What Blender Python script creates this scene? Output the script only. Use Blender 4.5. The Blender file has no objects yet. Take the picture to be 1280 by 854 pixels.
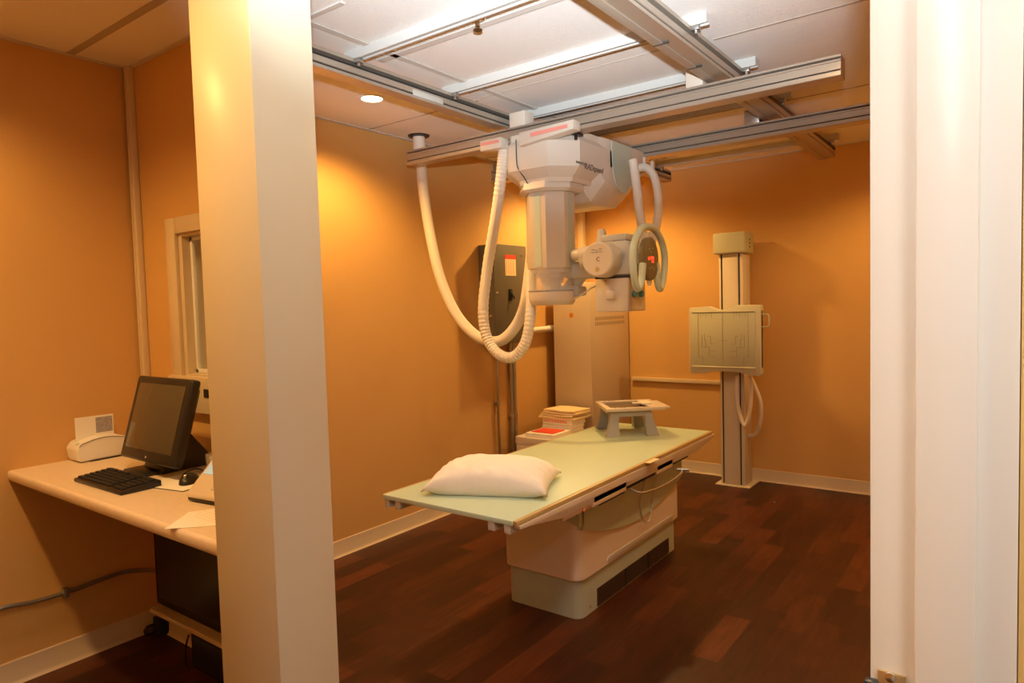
import bpy, bmesh, math, random
from mathutils import Vector, Matrix
random.seed(7)
S = bpy.context.scene
COL = S.collection
PI = math.pi
# ------------------------------------------------------------------ camera
YAW, PIT, ROL = [math.radians(v) for v in (36.61, -2.99, -1.63)]
FPX = 843.06
EYE = Vector((0, 0, 1.55))
_f = Vector((-math.sin(YAW) * math.cos(PIT), math.cos(YAW) * math.cos(PIT), math.sin(PIT)))
_r = Vector((math.cos(YAW), math.sin(YAW), 0))
_u = _r.cross(_f)
CR = _r * math.cos(ROL) + _u * math.sin(ROL)
CU = -_r * math.sin(ROL) + _u * math.cos(ROL)


def at(px, py, ax, v):
    """point on the plane ax = v that the photograph shows at (px, py)"""
    d = CR * ((px - 640) / FPX) - CU * ((py - 427) / FPX) + _f
    i = 'xyz'.index(ax)
    return EYE + d * ((v - EYE[i]) / d[i])


cam_d = bpy.data.cameras.new('camera')
cam = bpy.data.objects.new('camera', cam_d)
COL.objects.link(cam)
cam_d.sensor_width = 36
cam_d.lens = FPX / 1280 * 36
cam_d.clip_start = 0.02
M = Matrix((CR, CU, -_f)).transposed().to_4x4()
M.translation = EYE
cam.matrix_world = M
S.camera = cam

# ------------------------------------------------------------------ materials
def mat(name, col, rough=0.5, metal=0.0, spec=0.5, bump=0.0, bscale=60.0, var=0.0, vscale=8.0, coat=0.0,
        emit=None, estr=0.0, trans=0.0, ior=1.45, alpha=1.0):
    m = bpy.data.materials.new(name)
    m.use_nodes = True
    nt = m.node_tree
    b = nt.nodes['Principled BSDF']
    b.inputs['Base Color'].default_value = (*col, 1)
    b.inputs['Roughness'].default_value = rough
    b.inputs['Metallic'].default_value = metal
    b.inputs['Specular IOR Level'].default_value = spec
    b.inputs['Coat Weight'].default_value = coat
    b.inputs['Transmission Weight'].default_value = trans
    b.inputs['IOR'].default_value = ior
    b.inputs['Alpha'].default_value = alpha
    if emit:
        b.inputs['Emission Color'].default_value = (*emit, 1)
        b.inputs['Emission Strength'].default_value = estr
    tc = nt.nodes.new('ShaderNodeTexCoord')
    n = nt.nodes.new('ShaderNodeTexNoise')
    n.inputs['Scale'].default_value = vscale
    n.inputs['Detail'].default_value = 4
    nt.links.new(tc.outputs['Object'], n.inputs['Vector'])
    if var > 0:
        mx = nt.nodes.new('ShaderNodeMix')
        mx.data_type = 'RGBA'
        mx.inputs[6].default_value = (*[c * (1 - var) for c in col], 1)
        mx.inputs[7].default_value = (*[min(1, c * (1 + var)) for c in col], 1)
        nt.links.new(n.outputs['Fac'], mx.inputs[0])
        nt.links.new(mx.outputs[2], b.inputs['Base Color'])
    else:
        mr = nt.nodes.new('ShaderNodeMapRange')
        mr.inputs['To Min'].default_value = max(0, rough - 0.004)
        mr.inputs['To Max'].default_value = min(1, rough + 0.004)
        nt.links.new(n.outputs['Fac'], mr.inputs['Value'])
        nt.links.new(mr.outputs['Result'], b.inputs['Roughness'])
    if bump > 0:
        n2 = nt.nodes.new('ShaderNodeTexNoise')
        n2.inputs['Scale'].default_value = bscale
        n2.inputs['Detail'].default_value = 3
        nt.links.new(tc.outputs['Object'], n2.inputs['Vector'])
        bp = nt.nodes.new('ShaderNodeBump')
        bp.inputs['Strength'].default_value = bump
        bp.inputs['Distance'].default_value = 0.01
        nt.links.new(n2.outputs['Fac'], bp.inputs['Height'])
        nt.links.new(bp.outputs['Normal'], b.inputs['Normal'])
    return m


def floor_mat():
    m = bpy.data.materials.new('wood_plank_floor')
    m.use_nodes = True
    nt = m.node_tree
    b = nt.nodes['Principled BSDF']
    tc = nt.nodes.new('ShaderNodeTexCoord')
    mp = nt.nodes.new('ShaderNodeMapping')
    mp.inputs['Rotation'].default_value = (0, 0, PI / 2)
    nt.links.new(tc.outputs['Object'], mp.inputs['Vector'])
    br = nt.nodes.new('ShaderNodeTexBrick')
    br.inputs['Color1'].default_value = (0, 0, 0, 1)
    br.inputs['Color2'].default_value = (1, 1, 1, 1)
    br.inputs['Mortar'].default_value = (0.25, 0.25, 0.25, 1)
    br.inputs['Scale'].default_value = 1
    br.inputs['Brick Width'].default_value = 0.46
    br.inputs['Row Height'].default_value = 0.125
    br.inputs['Mortar Size'].default_value = 0.0012
    br.offset = 0.37
    br.inputs['Bias'].default_value = -0.1
    nt.links.new(mp.outputs['Vector'], br.inputs['Vector'])
    mp2 = nt.nodes.new('ShaderNodeMapping')
    mp2.inputs['Scale'].default_value = (14, 1.6, 1)
    nt.links.new(tc.outputs['Object'], mp2.inputs['Vector'])
    n = nt.nodes.new('ShaderNodeTexNoise')
    n.inputs['Scale'].default_value = 3.0
    n.inputs['Detail'].default_value = 6
    n.inputs['Roughness'].default_value = 0.65
    nt.links.new(mp2.outputs['Vector'], n.inputs['Vector'])
    ad = nt.nodes.new('ShaderNodeMath')
    ad.operation = 'MULTIPLY_ADD'
    ad.inputs[1].default_value = 0.42
    nt.links.new(br.outputs['Color'], ad.inputs[0])
    mm = nt.nodes.new('ShaderNodeMath')
    mm.operation = 'MULTIPLY'
    mm.inputs[1].default_value = 0.75
    nt.links.new(n.outputs['Fac'], mm.inputs[0])
    nt.links.new(mm.outputs[0], ad.inputs[2])
    cr = nt.nodes.new('ShaderNodeValToRGB')
    cr.color_ramp.elements[0].position = 0.22
    cr.color_ramp.elements[0].color = (0.022, 0.0060, 0.0022, 1)
    cr.color_ramp.elements[1].position = 0.95
    cr.color_ramp.elements[1].color = (0.15, 0.036, 0.010, 1)
    e = cr.color_ramp.elements.new(0.55)
    e.color = (0.056, 0.0135, 0.0045, 1)
    nt.links.new(ad.outputs[0], cr.inputs['Fac'])
    nt.links.new(cr.outputs['Color'], b.inputs['Base Color'])
    b.inputs['Roughness'].default_value = 0.40
    b.inputs['Specular IOR Level'].default_value = 0.3
    bp = nt.nodes.new('ShaderNodeBump')
    bp.inputs['Strength'].default_value = 0.08
    bp.inputs['Distance'].default_value = 0.005
    nt.links.new(n.outputs['Fac'], bp.inputs['Height'])
    nt.links.new(bp.outputs['Normal'], b.inputs['Normal'])
    return m


W = {
    'wall': mat('amber_wall_paint', (0.64, 0.382, 0.135), 0.62, spec=0.25, bump=0.10, bscale=140, var=0.03, vscale=3),
    'ceil': mat('ceiling_tile', (0.84, 0.81, 0.77), 0.9, spec=0.1, bump=0.22, bscale=260, var=0.07, vscale=260),
    'tee': mat('ceiling_tee', (0.62, 0.57, 0.52), 0.6, spec=0.2),
    'groove': mat('ceiling_groove', (0.46, 0.40, 0.34), 0.8, spec=0.1),
    'floor': floor_mat(),
    'cream': mat('cream_paint', (0.66, 0.54, 0.36), 0.28, spec=0.5),
    'pillar': mat('pillar_gloss_paint', (0.60, 0.52, 0.375), 0.30, spec=0.4),
    'base': mat('vinyl_baseboard', (0.66, 0.54, 0.38), 0.45, spec=0.4),
    'jamb': mat('white_frame_paint', (0.80, 0.79, 0.76), 0.22, spec=0.5),
    'white': mat('white_enamel', (0.80, 0.79, 0.76), 0.4),
    'strutw': mat('strut_white', (0.56, 0.545, 0.51), 0.6, spec=0.2),
    'alu': mat('anodised_aluminium', (0.49, 0.42, 0.34), 0.38, metal=0.6),
    'slotdark': mat('shadowed_slot', (0.03, 0.028, 0.026), 0.6),  # near-black that paints in the shade of rail slots; also colours joints
    'steel': mat('galvanised_steel', (0.45, 0.43, 0.40), 0.35, metal=0.9),
    'chrome': mat('chrome', (0.75, 0.73, 0.7), 0.15, metal=1.0),
    'xwhite': mat('equipment_beige', (0.66, 0.58, 0.48), 0.38, coat=0.15),
    'xgrey': mat('equipment_light_grey', (0.56, 0.54, 0.49), 0.4),
    'xgrey2': mat('stand_grey', (0.36, 0.36, 0.35), 0.35),
    'xgreen': mat('equipment_sage', (0.50, 0.57, 0.47), 0.4),
    'xgreenl': mat('equipment_pale_green', (0.52, 0.60, 0.50), 0.35),
    'xpink': mat('table_body_rose_beige', (0.80, 0.71, 0.62), 0.32, coat=0.1),
    'tabletop': mat('tabletop_mint', (0.54, 0.67, 0.51), 0.42, spec=0.22),
    'gold': mat('tabletop_side_strip', (0.52, 0.38, 0.16), 0.4),
    'red': mat('faded_red', (0.80, 0.30, 0.24), 0.5),
    'redb': mat('bright_red', (0.75, 0.07, 0.04), 0.5),
    'blackp': mat('black_plastic', (0.018, 0.017, 0.017), 0.32),
    'blackm': mat('matte_black', (0.012, 0.011, 0.011), 0.6),
    'grille': mat('dark_brown_grille', (0.05, 0.032, 0.025), 0.5, var=0.2, vscale=60),
    'panelbox': mat('dark_grey_enamel', (0.13, 0.115, 0.09), 0.45),
    'hose': mat('hose_ivory', (0.78, 0.72, 0.62), 0.5),
    'counter': mat('speckled_laminate', (0.78, 0.65, 0.49), 0.38, var=0.10, vscale=45),
    'screen': mat('screen_glass', (0.085, 0.07, 0.045), 0.12, spec=0.6),
    'paper': mat('paper', (0.86, 0.84, 0.78), 0.85, spec=0.1, bump=0.05, bscale=30),
    'manila': mat('manila_envelope', (0.80, 0.66, 0.42), 0.8, spec=0.1, bump=0.05, bscale=40),
    'pillow': mat('pillow_cotton', (0.91, 0.90, 0.87), 0.9, spec=0.1, bump=0.35, bscale=16),
    'clear': mat('clear_plastic', (0.92, 0.90, 0.88), 0.15, alpha=0.2),
    'glass': mat('window_glass', (0.75, 0.77, 0.72), 0.05, trans=1.0),
    'lcd': mat('blue_lcd', (0.35, 0.55, 0.66), 0.25, emit=(0.35, 0.6, 0.75), estr=0.35),
    'led': mat('red_led', (0.8, 0.03, 0.01), 0.4, emit=(1.0, 0.06, 0.02), estr=1.6),
    'ledg': mat('green_mark', (0.30, 0.55, 0.20), 0.4),
    'olive': mat('olive_panel', (0.16, 0.13, 0.07), 0.35),
    'teal': mat('teal_knob', (0.10, 0.33, 0.37), 0.4),
    'ink': mat('dark_ink', (0.05, 0.04, 0.05), 0.5),
    'greyink': mat('grey_print', (0.36, 0.34, 0.36), 0.6, var=0.5, vscale=90),
    'lineink': mat('panel_line_ink', (0.26, 0.25, 0.18), 0.6),
    'brass': mat('worn_brass', (0.55, 0.40, 0.20), 0.35, metal=0.8),
    'orange': mat('orange_sticker', (0.85, 0.30, 0.03), 0.5),
    'cab': mat('cabinet_beige', (0.62, 0.52, 0.40), 0.42, var=0.02),
    'lamp': mat('downlight_lens', (1, 1, 1), 0.5, emit=(1.0, 0.80, 0.52), estr=14),
    'kraft': mat('white_carton', (0.72, 0.65, 0.58), 0.6),
    'bucket': mat('bucket_sage_beige', (0.52, 0.53, 0.38), 0.4),
    'bucket2': mat('bucket_frame', (0.60, 0.59, 0.44), 0.38),
    'standw': mat('stand_beige', (0.66, 0.58, 0.46), 0.42),
    'ventc': mat('vent_brown', (0.36, 0.28, 0.19), 0.6),
    'litwall': mat('lit_wall_edge', (0.78, 0.55, 0.20), 0.45),  # wall colour brightened, so the light is put into the paint
    'mesh': mat('dark_tray_mesh', (0.10, 0.065, 0.045), 0.5, var=0.4, vscale=300),
}

# ------------------------------------------------------------------ mesh helpers
class MB:
    def __init__(self):
        self.bm = bmesh.new()

    def _merge(self, t):
        me = bpy.data.meshes.new('tmp')
        t.to_mesh(me)
        t.free()
        self.bm.from_mesh(me)
        bpy.data.meshes.remove(me)
        return self

    def box(self, x0, x1, y0, y1, z0, z1, r=0.0, seg=2, R=None):
        t = bmesh.new()
        bmesh.ops.create_cube(t, size=1)
        x0, x1 = sorted((x0, x1)); y0, y1 = sorted((y0, y1)); z0, z1 = sorted((z0, z1))
        c = Vector(((x0 + x1) / 2, (y0 + y1) / 2, (z0 + z1) / 2))
        for v in t.verts:
            v.co = Vector((v.co.x * (x1 - x0), v.co.y * (y1 - y0), v.co.z * (z1 - z0)))
        if r > 0:
            r = min(r, 0.49 * min(x1 - x0, y1 - y0, z1 - z0))
            bmesh.ops.bevel(t, geom=t.edges[:], offset=r, segments=seg, profile=0.5, affect='EDGES')
        for v in t.verts:
            if R is not None:
                v.co = R @ v.co
            v.co += c
        return self._merge(t)

    def prism(self, pts, ax, a, b, r=0.0, seg=2):
        """outline in the two other axes (in xyz order) pushed from a to b along ax"""
        t = bmesh.new()
        i = 'xyz'.index(ax)

        def P(p, v):
            q = [p[0], p[1]]
            q.insert(i, v)
            return q
        A = [t.verts.new(P(p, a)) for p in pts]
        B = [t.verts.new(P(p, b)) for p in pts]
        n = len(pts)
        t.faces.new(A[::-1]); t.faces.new(B)
        for k in range(n):
            t.faces.new((A[k], A[(k + 1) % n], B[(k + 1) % n], B[k]))
        bmesh.ops.recalc_face_normals(t, faces=t.faces[:])
        if r > 0:
            bmesh.ops.bevel(t, geom=t.edges[:], offset=r, segments=seg, profile=0.5, affect='EDGES')
        return self._merge(t)

    def loft(self, rings, cap=True):
        t = bmesh.new()
        rs = [[t.verts.new(p) for p in ring] for ring in rings]
        n = len(rs[0])
        for a, b in zip(rs, rs[1:]):
            for k in range(n):
                t.faces.new((a[k], a[(k + 1) % n], b[(k + 1) % n], b[k]))
        if cap:
            t.faces.new(rs[0][::-1]); t.faces.new(rs[-1])
        bmesh.ops.recalc_face_normals(t, faces=t.faces[:])
        return self._merge(t)

    def tube(self, pts, rad, n=12, cap=True, closed=False, sub=0, ribs=None):
        pts = [Vector(p) for p in pts]
        if sub:
            pts = smooth_path(pts, sub, closed)
        N = len(pts)
        rings = []
        up = None
        for i, p in enumerate(pts):
            if closed:
                d = (pts[(i + 1) % N] - pts[i - 1])
            else:
                d = (pts[min(i + 1, N - 1)] - pts[max(i - 1, 0)])
            d.normalize()
            if up is None:
                up = Vector((0, 0, 1)) if abs(d.z) < 0.9 else Vector((1, 0, 0))
            s = d.cross(up).normalized()
            up = s.cross(d).normalized()
            rr = rad(i / max(1, N - 1)) if callable(rad) else rad
            if ribs and i % 2:
                rr -= ribs
            rings.append([p + (s * math.cos(a) + up * math.sin(a)) * rr for a in [2 * PI * k / n for k in range(n)]])
        if closed:
            rings.append(rings[0])
            return self.loft(rings, cap=False)
        return self.loft(rings, cap)

    def cyl(self, p, q, r0, r1=None, n=24):
        r1 = r0 if r1 is None else r1
        p, q = Vector(p), Vector(q)
        d = (q - p).normalized()
        up = Vector((0, 0, 1)) if abs(d.z) < 0.9 else Vector((1, 0, 0))
        s = d.cross(up).normalized()
        u = s.cross(d)
        mk = lambda c, r: [c + (s * math.cos(2 * PI * k / n) + u * math.sin(2 * PI * k / n)) * r for k in range(n)]
        return self.loft([mk(p, r0), mk(q, r1)])

    def lathe(self, prof, c, axis='z', n=32):
        """prof: (radius, height) pairs; c: base centre"""
        c = Vector(c)
        rings = []
        for r, h in prof:
            ring = []
            for k in range(n):
                a = 2 * PI * k / n
                v = {'z': Vector((r * math.cos(a), r * math.sin(a), h)),
                     'y': Vector((r * math.cos(a), h, r * math.sin(a))),
                     'x': Vector((h, r * math.cos(a), r * math.sin(a)))}[axis]
                ring.append(c + v)
            rings.append(ring)
        return self.loft(rings)

    def sphere(self, c, rx, ry=None, rz=None, n=20):
        ry = rx if ry is None else ry
        rz = rx if rz is None else rz
        t = bmesh.new()
        bmesh.ops.create_uvsphere(t, u_segments=n, v_segments=n // 2, radius=1)
        for v in t.verts:
            v.co = Vector((v.co.x * rx, v.co.y * ry, v.co.z * rz)) + Vector(c)
        return self._merge(t)


def smooth_path(pts, sub, closed=False):
    out = []
    N = len(pts)
    rng = range(N if closed else N - 1)
    g = (lambda i: pts[i % N]) if closed else (lambda i: pts[max(0, min(N - 1, i))])
    for i in rng:
        p0, p1, p2, p3 = g(i - 1), g(i), g(i + 1), g(i + 2)
        for k in range(sub):
            t = k / sub
            out.append(0.5 * ((2 * p1) + (p2 - p0) * t + (2 * p0 - 5 * p1 + 4 * p2 - p3) * t * t + (3 * p1 - p0 - 3 * p2 + p3) * t ** 3))
    if not closed:
        out.append(pts[-1].copy())
    return out


def wloc(o):
    m = Matrix.Identity(4)
    while o is not None:
        m = o.matrix_basis @ m
        o = o.parent
    return m


def obj(name, mb, m, parent=None, label=None, smooth=35, local=False, origin=True):
    """one mesh object out of the shapes collected in mb (world coordinates unless local)"""
    me = bpy.data.meshes.new(name)
    bm = mb.bm if isinstance(mb, MB) else mb
    bm.to_mesh(me)
    bm.free()
    o = bpy.data.objects.new(name, me)
    COL.objects.link(o)
    me.materials.append(W[m] if isinstance(m, str) else m)
    if smooth:
        for p in me.polygons:
            p.use_smooth = True
        me.set_sharp_from_angle(angle=math.radians(smooth))
    if parent is not None:
        if not local:
            me.transform(wloc(parent).inverted())
        o.parent = parent
    elif origin:
        xs = [v.co for v in me.vertices]
        c = Vector(((min(v.x for v in xs) + max(v.x for v in xs)) / 2, (min(v.y for v in xs) + max(v.y for v in xs)) / 2, min(v.z for v in xs)))
        me.transform(Matrix.Translation(-c))
        o.location = c
    if label:
        o['label'] = label
    return o


def thing(name, label, cat, loc, rz=0.0, group=None):
    o = bpy.data.objects.new(name, None)
    o.empty_display_size = 0.1
    COL.objects.link(o)
    o.location = loc
    o.rotation_euler = (0, 0, rz)
    return tag(o, label, cat, group)


def tag(o, label, cat, group=None):
    o['label'] = label
    o['category'] = cat
    if group:
        o['group'] = group
    return o


def struct(name, mb, m, parent=None, smooth=30):
    o = obj(name, mb, m, parent, smooth=smooth, origin=False)
    if parent is None:
        o['kind'] = 'structure'
    return o


def text_mesh(txt, size, m, mtx, name, parent, shear=0.0, extrude=0.0006):
    c = bpy.data.curves.new('lettering', 'FONT')
    c.body = txt
    c.size = size
    c.shear = shear
    c.extrude = extrude
    c.align_x = 'CENTER'
    c.align_y = 'CENTER'
    t = bpy.data.objects.new('lettering', c)
    COL.objects.link(t)
    bpy.context.view_layer.update()
    me = bpy.data.meshes.new_from_object(t)
    bpy.data.objects.remove(t)
    me.transform(mtx)
    me.transform(wloc(parent).inverted())
    me.materials.clear()
    me.materials.append(W[m])
    o = bpy.data.objects.new(name, me)
    COL.objects.link(o)
    o.parent = parent
    return o


def frame_mtx(origin, right, up):
    r = Vector(right).normalized()
    u = Vector(up).normalized()
    n = r.cross(u)
    m = Matrix((r, u, n)).transposed().to_4x4()
    m.translation = Vector(origin)
    return m

# ------------------------------------------------------------------ setting
XL, YB, ZC = -3.41, 5.82, 2.733      # left wall, back wall, ceiling
XR = -0.155                          # room face of the right wall
YF = -0.75                           # wall behind the booth
YW, YW2 = 1.57, 1.75                 # window wall
struct('floor', MB().box(-3.6, 1.9, -1.8, 6.0, -0.08, 0), 'floor')
struct('ceiling', MB().box(-3.6, 1.9, -1.8, 6.0, ZC, ZC + 0.1), 'ceil')
struct('wall_left', MB().box(XL - 0.15, XL, YF - 0.15, YB + 0.15, 0, ZC), 'wall')
struct('wall_back', MB().box(XL, 0.02, YB, YB + 0.15, 0, ZC), 'wall')
struct('wall_right', MB().box(XR + 0.005, 0.02, 1.06, YB, 0, ZC), 'wall')
w = MB().box(XL, XR + 0.17, YF - 0.15, YF, 0, ZC)
w.box(XR + 0.005, 0.02, YF, -0.22, 0, ZC)
w.box(XR + 0.005, 0.02, -0.22, 1.06, 2.14, ZC)
struct('wall_front', w, 'wall')
w = MB().box(1.7, 1.85, -1.8, 3.2, 0, ZC).box(0.02, 1.7, 3.05, 3.2, 0, ZC).box(0.02, 1.7, -1.8, -1.65, 0, ZC)
w.box(0.005, 0.02, 1.06, 3.05, 0, ZC)
struct('wall_hall', w, 'wall')

# window wall with an opening, the slanting end of the booth wall and the pillar
wx0, wx1, wz0, wz1 = -3.025, -2.35, 1.275, 1.917
w = MB().box(XL, wx0, YW, YW2, 0, ZC).box(wx1, -2.27, YW, YW2, 0, ZC)
w.box(wx0, wx1, YW, YW2, 0, wz0).box(wx0, wx1, YW, YW2, wz1, ZC)
w.prism([(-1.49, 1.12), (-2.27, YW2), (-2.27, YW), (-2.22, YW), (-1.66, 1.12)], 'z', 0, ZC)
struct('wall_booth', w, 'wall')
pf = 0.95
pxl = at(256.5, 420, 'y', pf).x
pxm = at(330.5, 427, 'y', pf).x
pyb = at(406, 420, 'x', pxm).y
pl = MB().box(pxl, pxm, pf, pyb, 0, ZC, r=0.003)
struct('pillar', pl, 'pillar')
b = MB().box(pxl - 0.006, pxm + 0.006, pf - 0.006, pyb + 0.006, 0, 0.1, r=0.003)
struct('baseboard_pillar', b, 'base')


def baseboard(name, x0, y0, x1, y1, nx, ny, h=0.103):
    """cove base running from (x0,y0) to (x1,y1); (nx,ny) points into the room"""
    prof = [(0, 0), (0.020, 0), (0.013, 0.006), (0.008, 0.018), (0.0065, h - 0.004), (0.004, h), (0, h)]
    rings = []
    for (x, y) in ((x0, y0), (x1, y1)):
        rings.append([(x + nx * p, y + ny * p, z) for p, z in prof])
    return struct(name, MB().loft(rings), 'base')


baseboard('baseboard_left', XL, YF, XL, YW, 1, 0)
baseboard('baseboard_left_rear', XL, YW2, XL, YB, 1, 0)
baseboard('baseboard_back', XL, YB, XR, YB, 0, -1)
baseboard('baseboard_booth', XL, YW, -2.2, YW, 0, -1)
baseboard('baseboard_front', XL, YF, XR, YF, 0, 1)

# window: casing, stepped reveal, sash, pane, deep apron
wd = thing('window_1', 'cream framed observation window beside the pillar above the counter', 'window', (-2.7, YW, wz0))
wd['kind'] = 'structure'
c = MB()
ox0, ox1, oz1 = -3.107, -2.27, 1.989
c.box(ox0, wx0, YW - 0.018, YW, wz0, oz1, r=0.003)
c.box(wx1, ox1, YW - 0.018, YW, wz0, oz1, r=0.003)
c.box(wx0, wx1, YW - 0.018, YW, wz1, oz1, r=0.003)
obj('window_frame', c, 'cream', wd)
c = MB()
for (a, bb, d0, d1) in ((wx0, wx0 + 0.03, YW, YW2), (wx1 - 0.03, wx1, YW, YW2)):
    c.box(a, bb, d0, d1, wz0, wz1)
c.box(wx0 + 0.03, wx1 - 0.03, YW, YW2, wz1 - 0.012, wz1)
c.box(wx0 + 0.03, wx1 - 0.03, YW, YW2, wz0, wz0 + 0.012)
obj('window_reveal', c, 'cream', wd)
c = MB()
s0, s1, t0, t1 = wx0 + 0.032, wx1 - 0.032, wz0 + 0.013, wz1 - 0.013
for (a, bb, e0, e1) in ((s0, s0 + 0.018, t0, t1), (s1 - 0.018, s1, t0, t1), (s0, s1, t1 - 0.018, t1), (s0, s1, t0, t0 + 0.018)):
    c.box(a, bb, YW + 0.035, YW + 0.055, e0, e1, r=0.002)
obj('sash', c, 'white', wd)
obj('window_pane', MB().box(s0 + 0.016, s1 - 0.016, YW + 0.045, YW + 0.051, t0 + 0.016, t1 - 0.016), 'glass', wd)
ap = MB().box(-3.11, -2.27, YW - 0.04, YW, 1.122, wz0 + 0.005, r=0.004)
obj('window_apron', ap, 'cream', wd)
p = at(258, 492, 'y', YW - 0.041)
obj('speaker_slot', MB().box(p.x - 0.018, p.x + 0.02, YW - 0.044, YW - 0.039, p.z - 0.018, p.z + 0.018), 'blackm', wd)

# corner and wall raceways
c = MB().box(-3.395, -3.35, YW - 0.03, YW - 0.001, 0.918, ZC, r=0.004)
c.box(-3.376, -3.369, YW - 0.034, YW - 0.028, 0.918, ZC)
struct('trim_1', c, 'cream')
c = MB().box(-3.409, -3.35, 5.70, 5.765, 0.104, ZC, r=0.004)
struct('trim_2', c, 'cream')
struct('trim_3', MB().box(-2.90, -1.95, YB - 0.03, YB, 0.812, 0.848, r=0.004), 'cream')
# shallow cable tray low on the front wall is out of view; ceiling grid
g = MB()
tw = 0.012
for (x0, x1, y0, y1) in [
    (XL, 0.0, 1.30, 1.334), (XL, -2.46, 3.055, 3.067), (-1.10, 0.0, 3.07, 3.085), (XL, -2.46, 4.27, 4.282), (-1.10, 0.0, 4.29, 4.302),
    (-2.42, -1.12, 2.245, 2.249), (-2.42, -1.12, 2.288, 2.292), (-2.42, -1.12, 2.92, 2.924), (-2.42, -1.12, 3.03, 3.034),
    (-2.42, -1.12, 3.60, 3.604), (-2.42, -1.12, 4.85, 4.854), (-2.335, -2.331, YF, 5.3), (-2.298, -2.294, YF, 5.3), (-1.20, -1.196, YF, 5.3),
    (XL, 0.0, 0.09, 0.12)]:
    g.box(x0, x1, y0, y1, ZC - 0.0025, ZC + 0.001)
struct('trim_4', g, 'groove')
g = MB()
for (x0, x1, y0, y1) in [(-2.331, -2.298, YF, 5.3), (-2.42, -1.12, 2.249, 2.288), (XL, XL + 0.022, YF, YB), (XL, 0, YB - 0.022, YB), (XL, -2.07, YW - 0.022, YW), (XL, -2.07, YW2, YW2 + 0.022)]:
    g.box(x0, x1, y0, y1, ZC - 0.006, ZC + 0.001)
struct('trim_5', g, 'tee')

# door frame right beside the camera
dr = thing('door_1', 'white steel door frame with a strike plate', 'door frame', (-0.07, 1.0, 0))
dr['kind'] = 'structure'
X0 = at(1087.5, 430, 'y', 1.0).x
X1 = at(1146, 430, 'y', 1.0).x
X2 = at(1222, 430, 'y', 0.985).x
X3 = at(1275.5, 430, 'y', 1.0).x
jp = [(X0, 1.055), (X0, 1.0), (X1, 1.0), (X1, 0.985), (X2, 0.985), (X2, 1.0), (X3, 1.0), (X3, 1.055)]
c = MB().prism(jp, 'z', 0, 2.14, r=0.0018)
obj('jamb', c, 'jamb', dr)
jn = [(x, -0.16 - (y - 1.0)) for x, y in jp]
obj('jamb', MB().prism(jn, 'z', 0, 2.14, r=0.0018), 'jamb', dr)
obj('head', MB().box(X0, X3, -0.2, 1.05, 2.1, 2.15, r=0.0018), 'jamb', dr)
c = MB().box(X3 + 0.001, X3 + 0.05, 1.003, 1.058, 0, ZC, r=0.001)
obj('hall_corner_edge', c, 'litwall', dr)  # edge of the hall wall, painted as if lit
sp0, sp1 = at(1097, 836, 'y', 0.998), at(1133, 841, 'y', 0.998)
c = MB().box(sp0.x, sp1.x, 0.9955, 1.0, sp0.z - 0.115, sp0.z, r=0.0015)
stp = obj('strike_plate', c, 'brass', dr)
q = at(1113, 847, 'y', 0.995)
c = MB().lathe([(0.0001, 0.0), (0.007, 0.0), (0.0062, -0.0025), (0.0001, -0.003)], (q.x, 0.9955, q.z), 'y')
scr = obj('screw', c, 'chrome', stp)
q = at(1093, 852, 'y', 0.99)
obj('latch_lip', MB().box(q.x - 0.012, q.x + 0.004, 0.985, 1.0, q.z - 0.07, q.z, r=0.002), 'blackp', dr)

# ------------------------------------------------------------------ ceiling rails and bridge
def groove_rail_y(name, x0, x1, y0, y1, z0, z1, face, label):
    """rail along y; face +1: grooves on the +x side"""
    t = thing(name, label, 'ceiling rail', ((x0 + x1) / 2, (y0 + y1) / 2, z0))
    h = z1 - z0
    d = 0.012
    xf = x1 if face > 0 else x0
    o_ = x0 if face > 0 else x1
    s = -face
    prof = [(o_, z0), (xf, z0), (xf, z0 + .16 * h), (xf + s * d * .5, z0 + .19 * h), (xf + s * d * .5, z0 + .24 * h), (xf, z0 + .27 * h),
            (xf, z0 + .55 * h), (xf + s * d * 2.8, z0 + .56 * h), (xf + s * d * 2.8, z0 + .80 * h), (xf, z0 + .82 * h), (xf, z1), (o_, z1)]
    obj('rail_beam', MB().prism(prof, 'y', y0, y1), 'alu', t, smooth=0)
    xi = xf + s * d * 2.7
    obj('slot_shade', MB().box(min(xi, xi - s * .003), max(xi, xi - s * .003), y0 + .002, y1 - .002, z0 + .58 * h, z0 + .79 * h), 'slotdark', t)  # dark strip painted in as the shade of the recess
    obj('lower_slot', MB().box(xf - .007, xf - .0045, y0 + .002, y1 - .002, z0 + .19 * h, z0 + .245 * h), 'slotdark', t)
    return t


railL = groove_rail_y('ceiling_rail', -2.47, -2.40, 1.80, 5.62, 2.60, 2.69, 1, 'long aluminium ceiling rail running above the left end of the bridge beams')
p0, p1 = at(516, 112, 'x', -2.399), at(556, 135, 'x', -2.399)
obj('rating_plate', MB().box(-2.401, -2.397, p0.y, p0.y + 0.22, 2.612, 2.64, r=0.001), 'xgrey', railL)
railR = groove_rail_y('ceiling_rail', -1.187, -1.08, 1.25, 5.60, 2.60, 2.69, 1, 'aluminium ceiling rail crossing above the right half of the bridge beams')
for y in (2.62, 2.98, 4.6):
    obj('rail_joint', MB().box(-1.187, -1.12, y, y + 0.006, 2.592, 2.60), 'slotdark', railR)
obj('cover_strip', MB().box(-1.186, -1.146, 1.26, 5.59, 2.594, 2.6, r=0.001), 'alu', railR)
for rl, (a, bb) in ((railL, (-2.468, -2.402)), (railR, (-1.185, -1.082))):
    obj('end_cap', MB().box(a, bb, 5.6 if rl is railR else 5.62, 5.608 if rl is railR else 5.628, 2.602, 2.688), 'blackp', rl)

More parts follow.
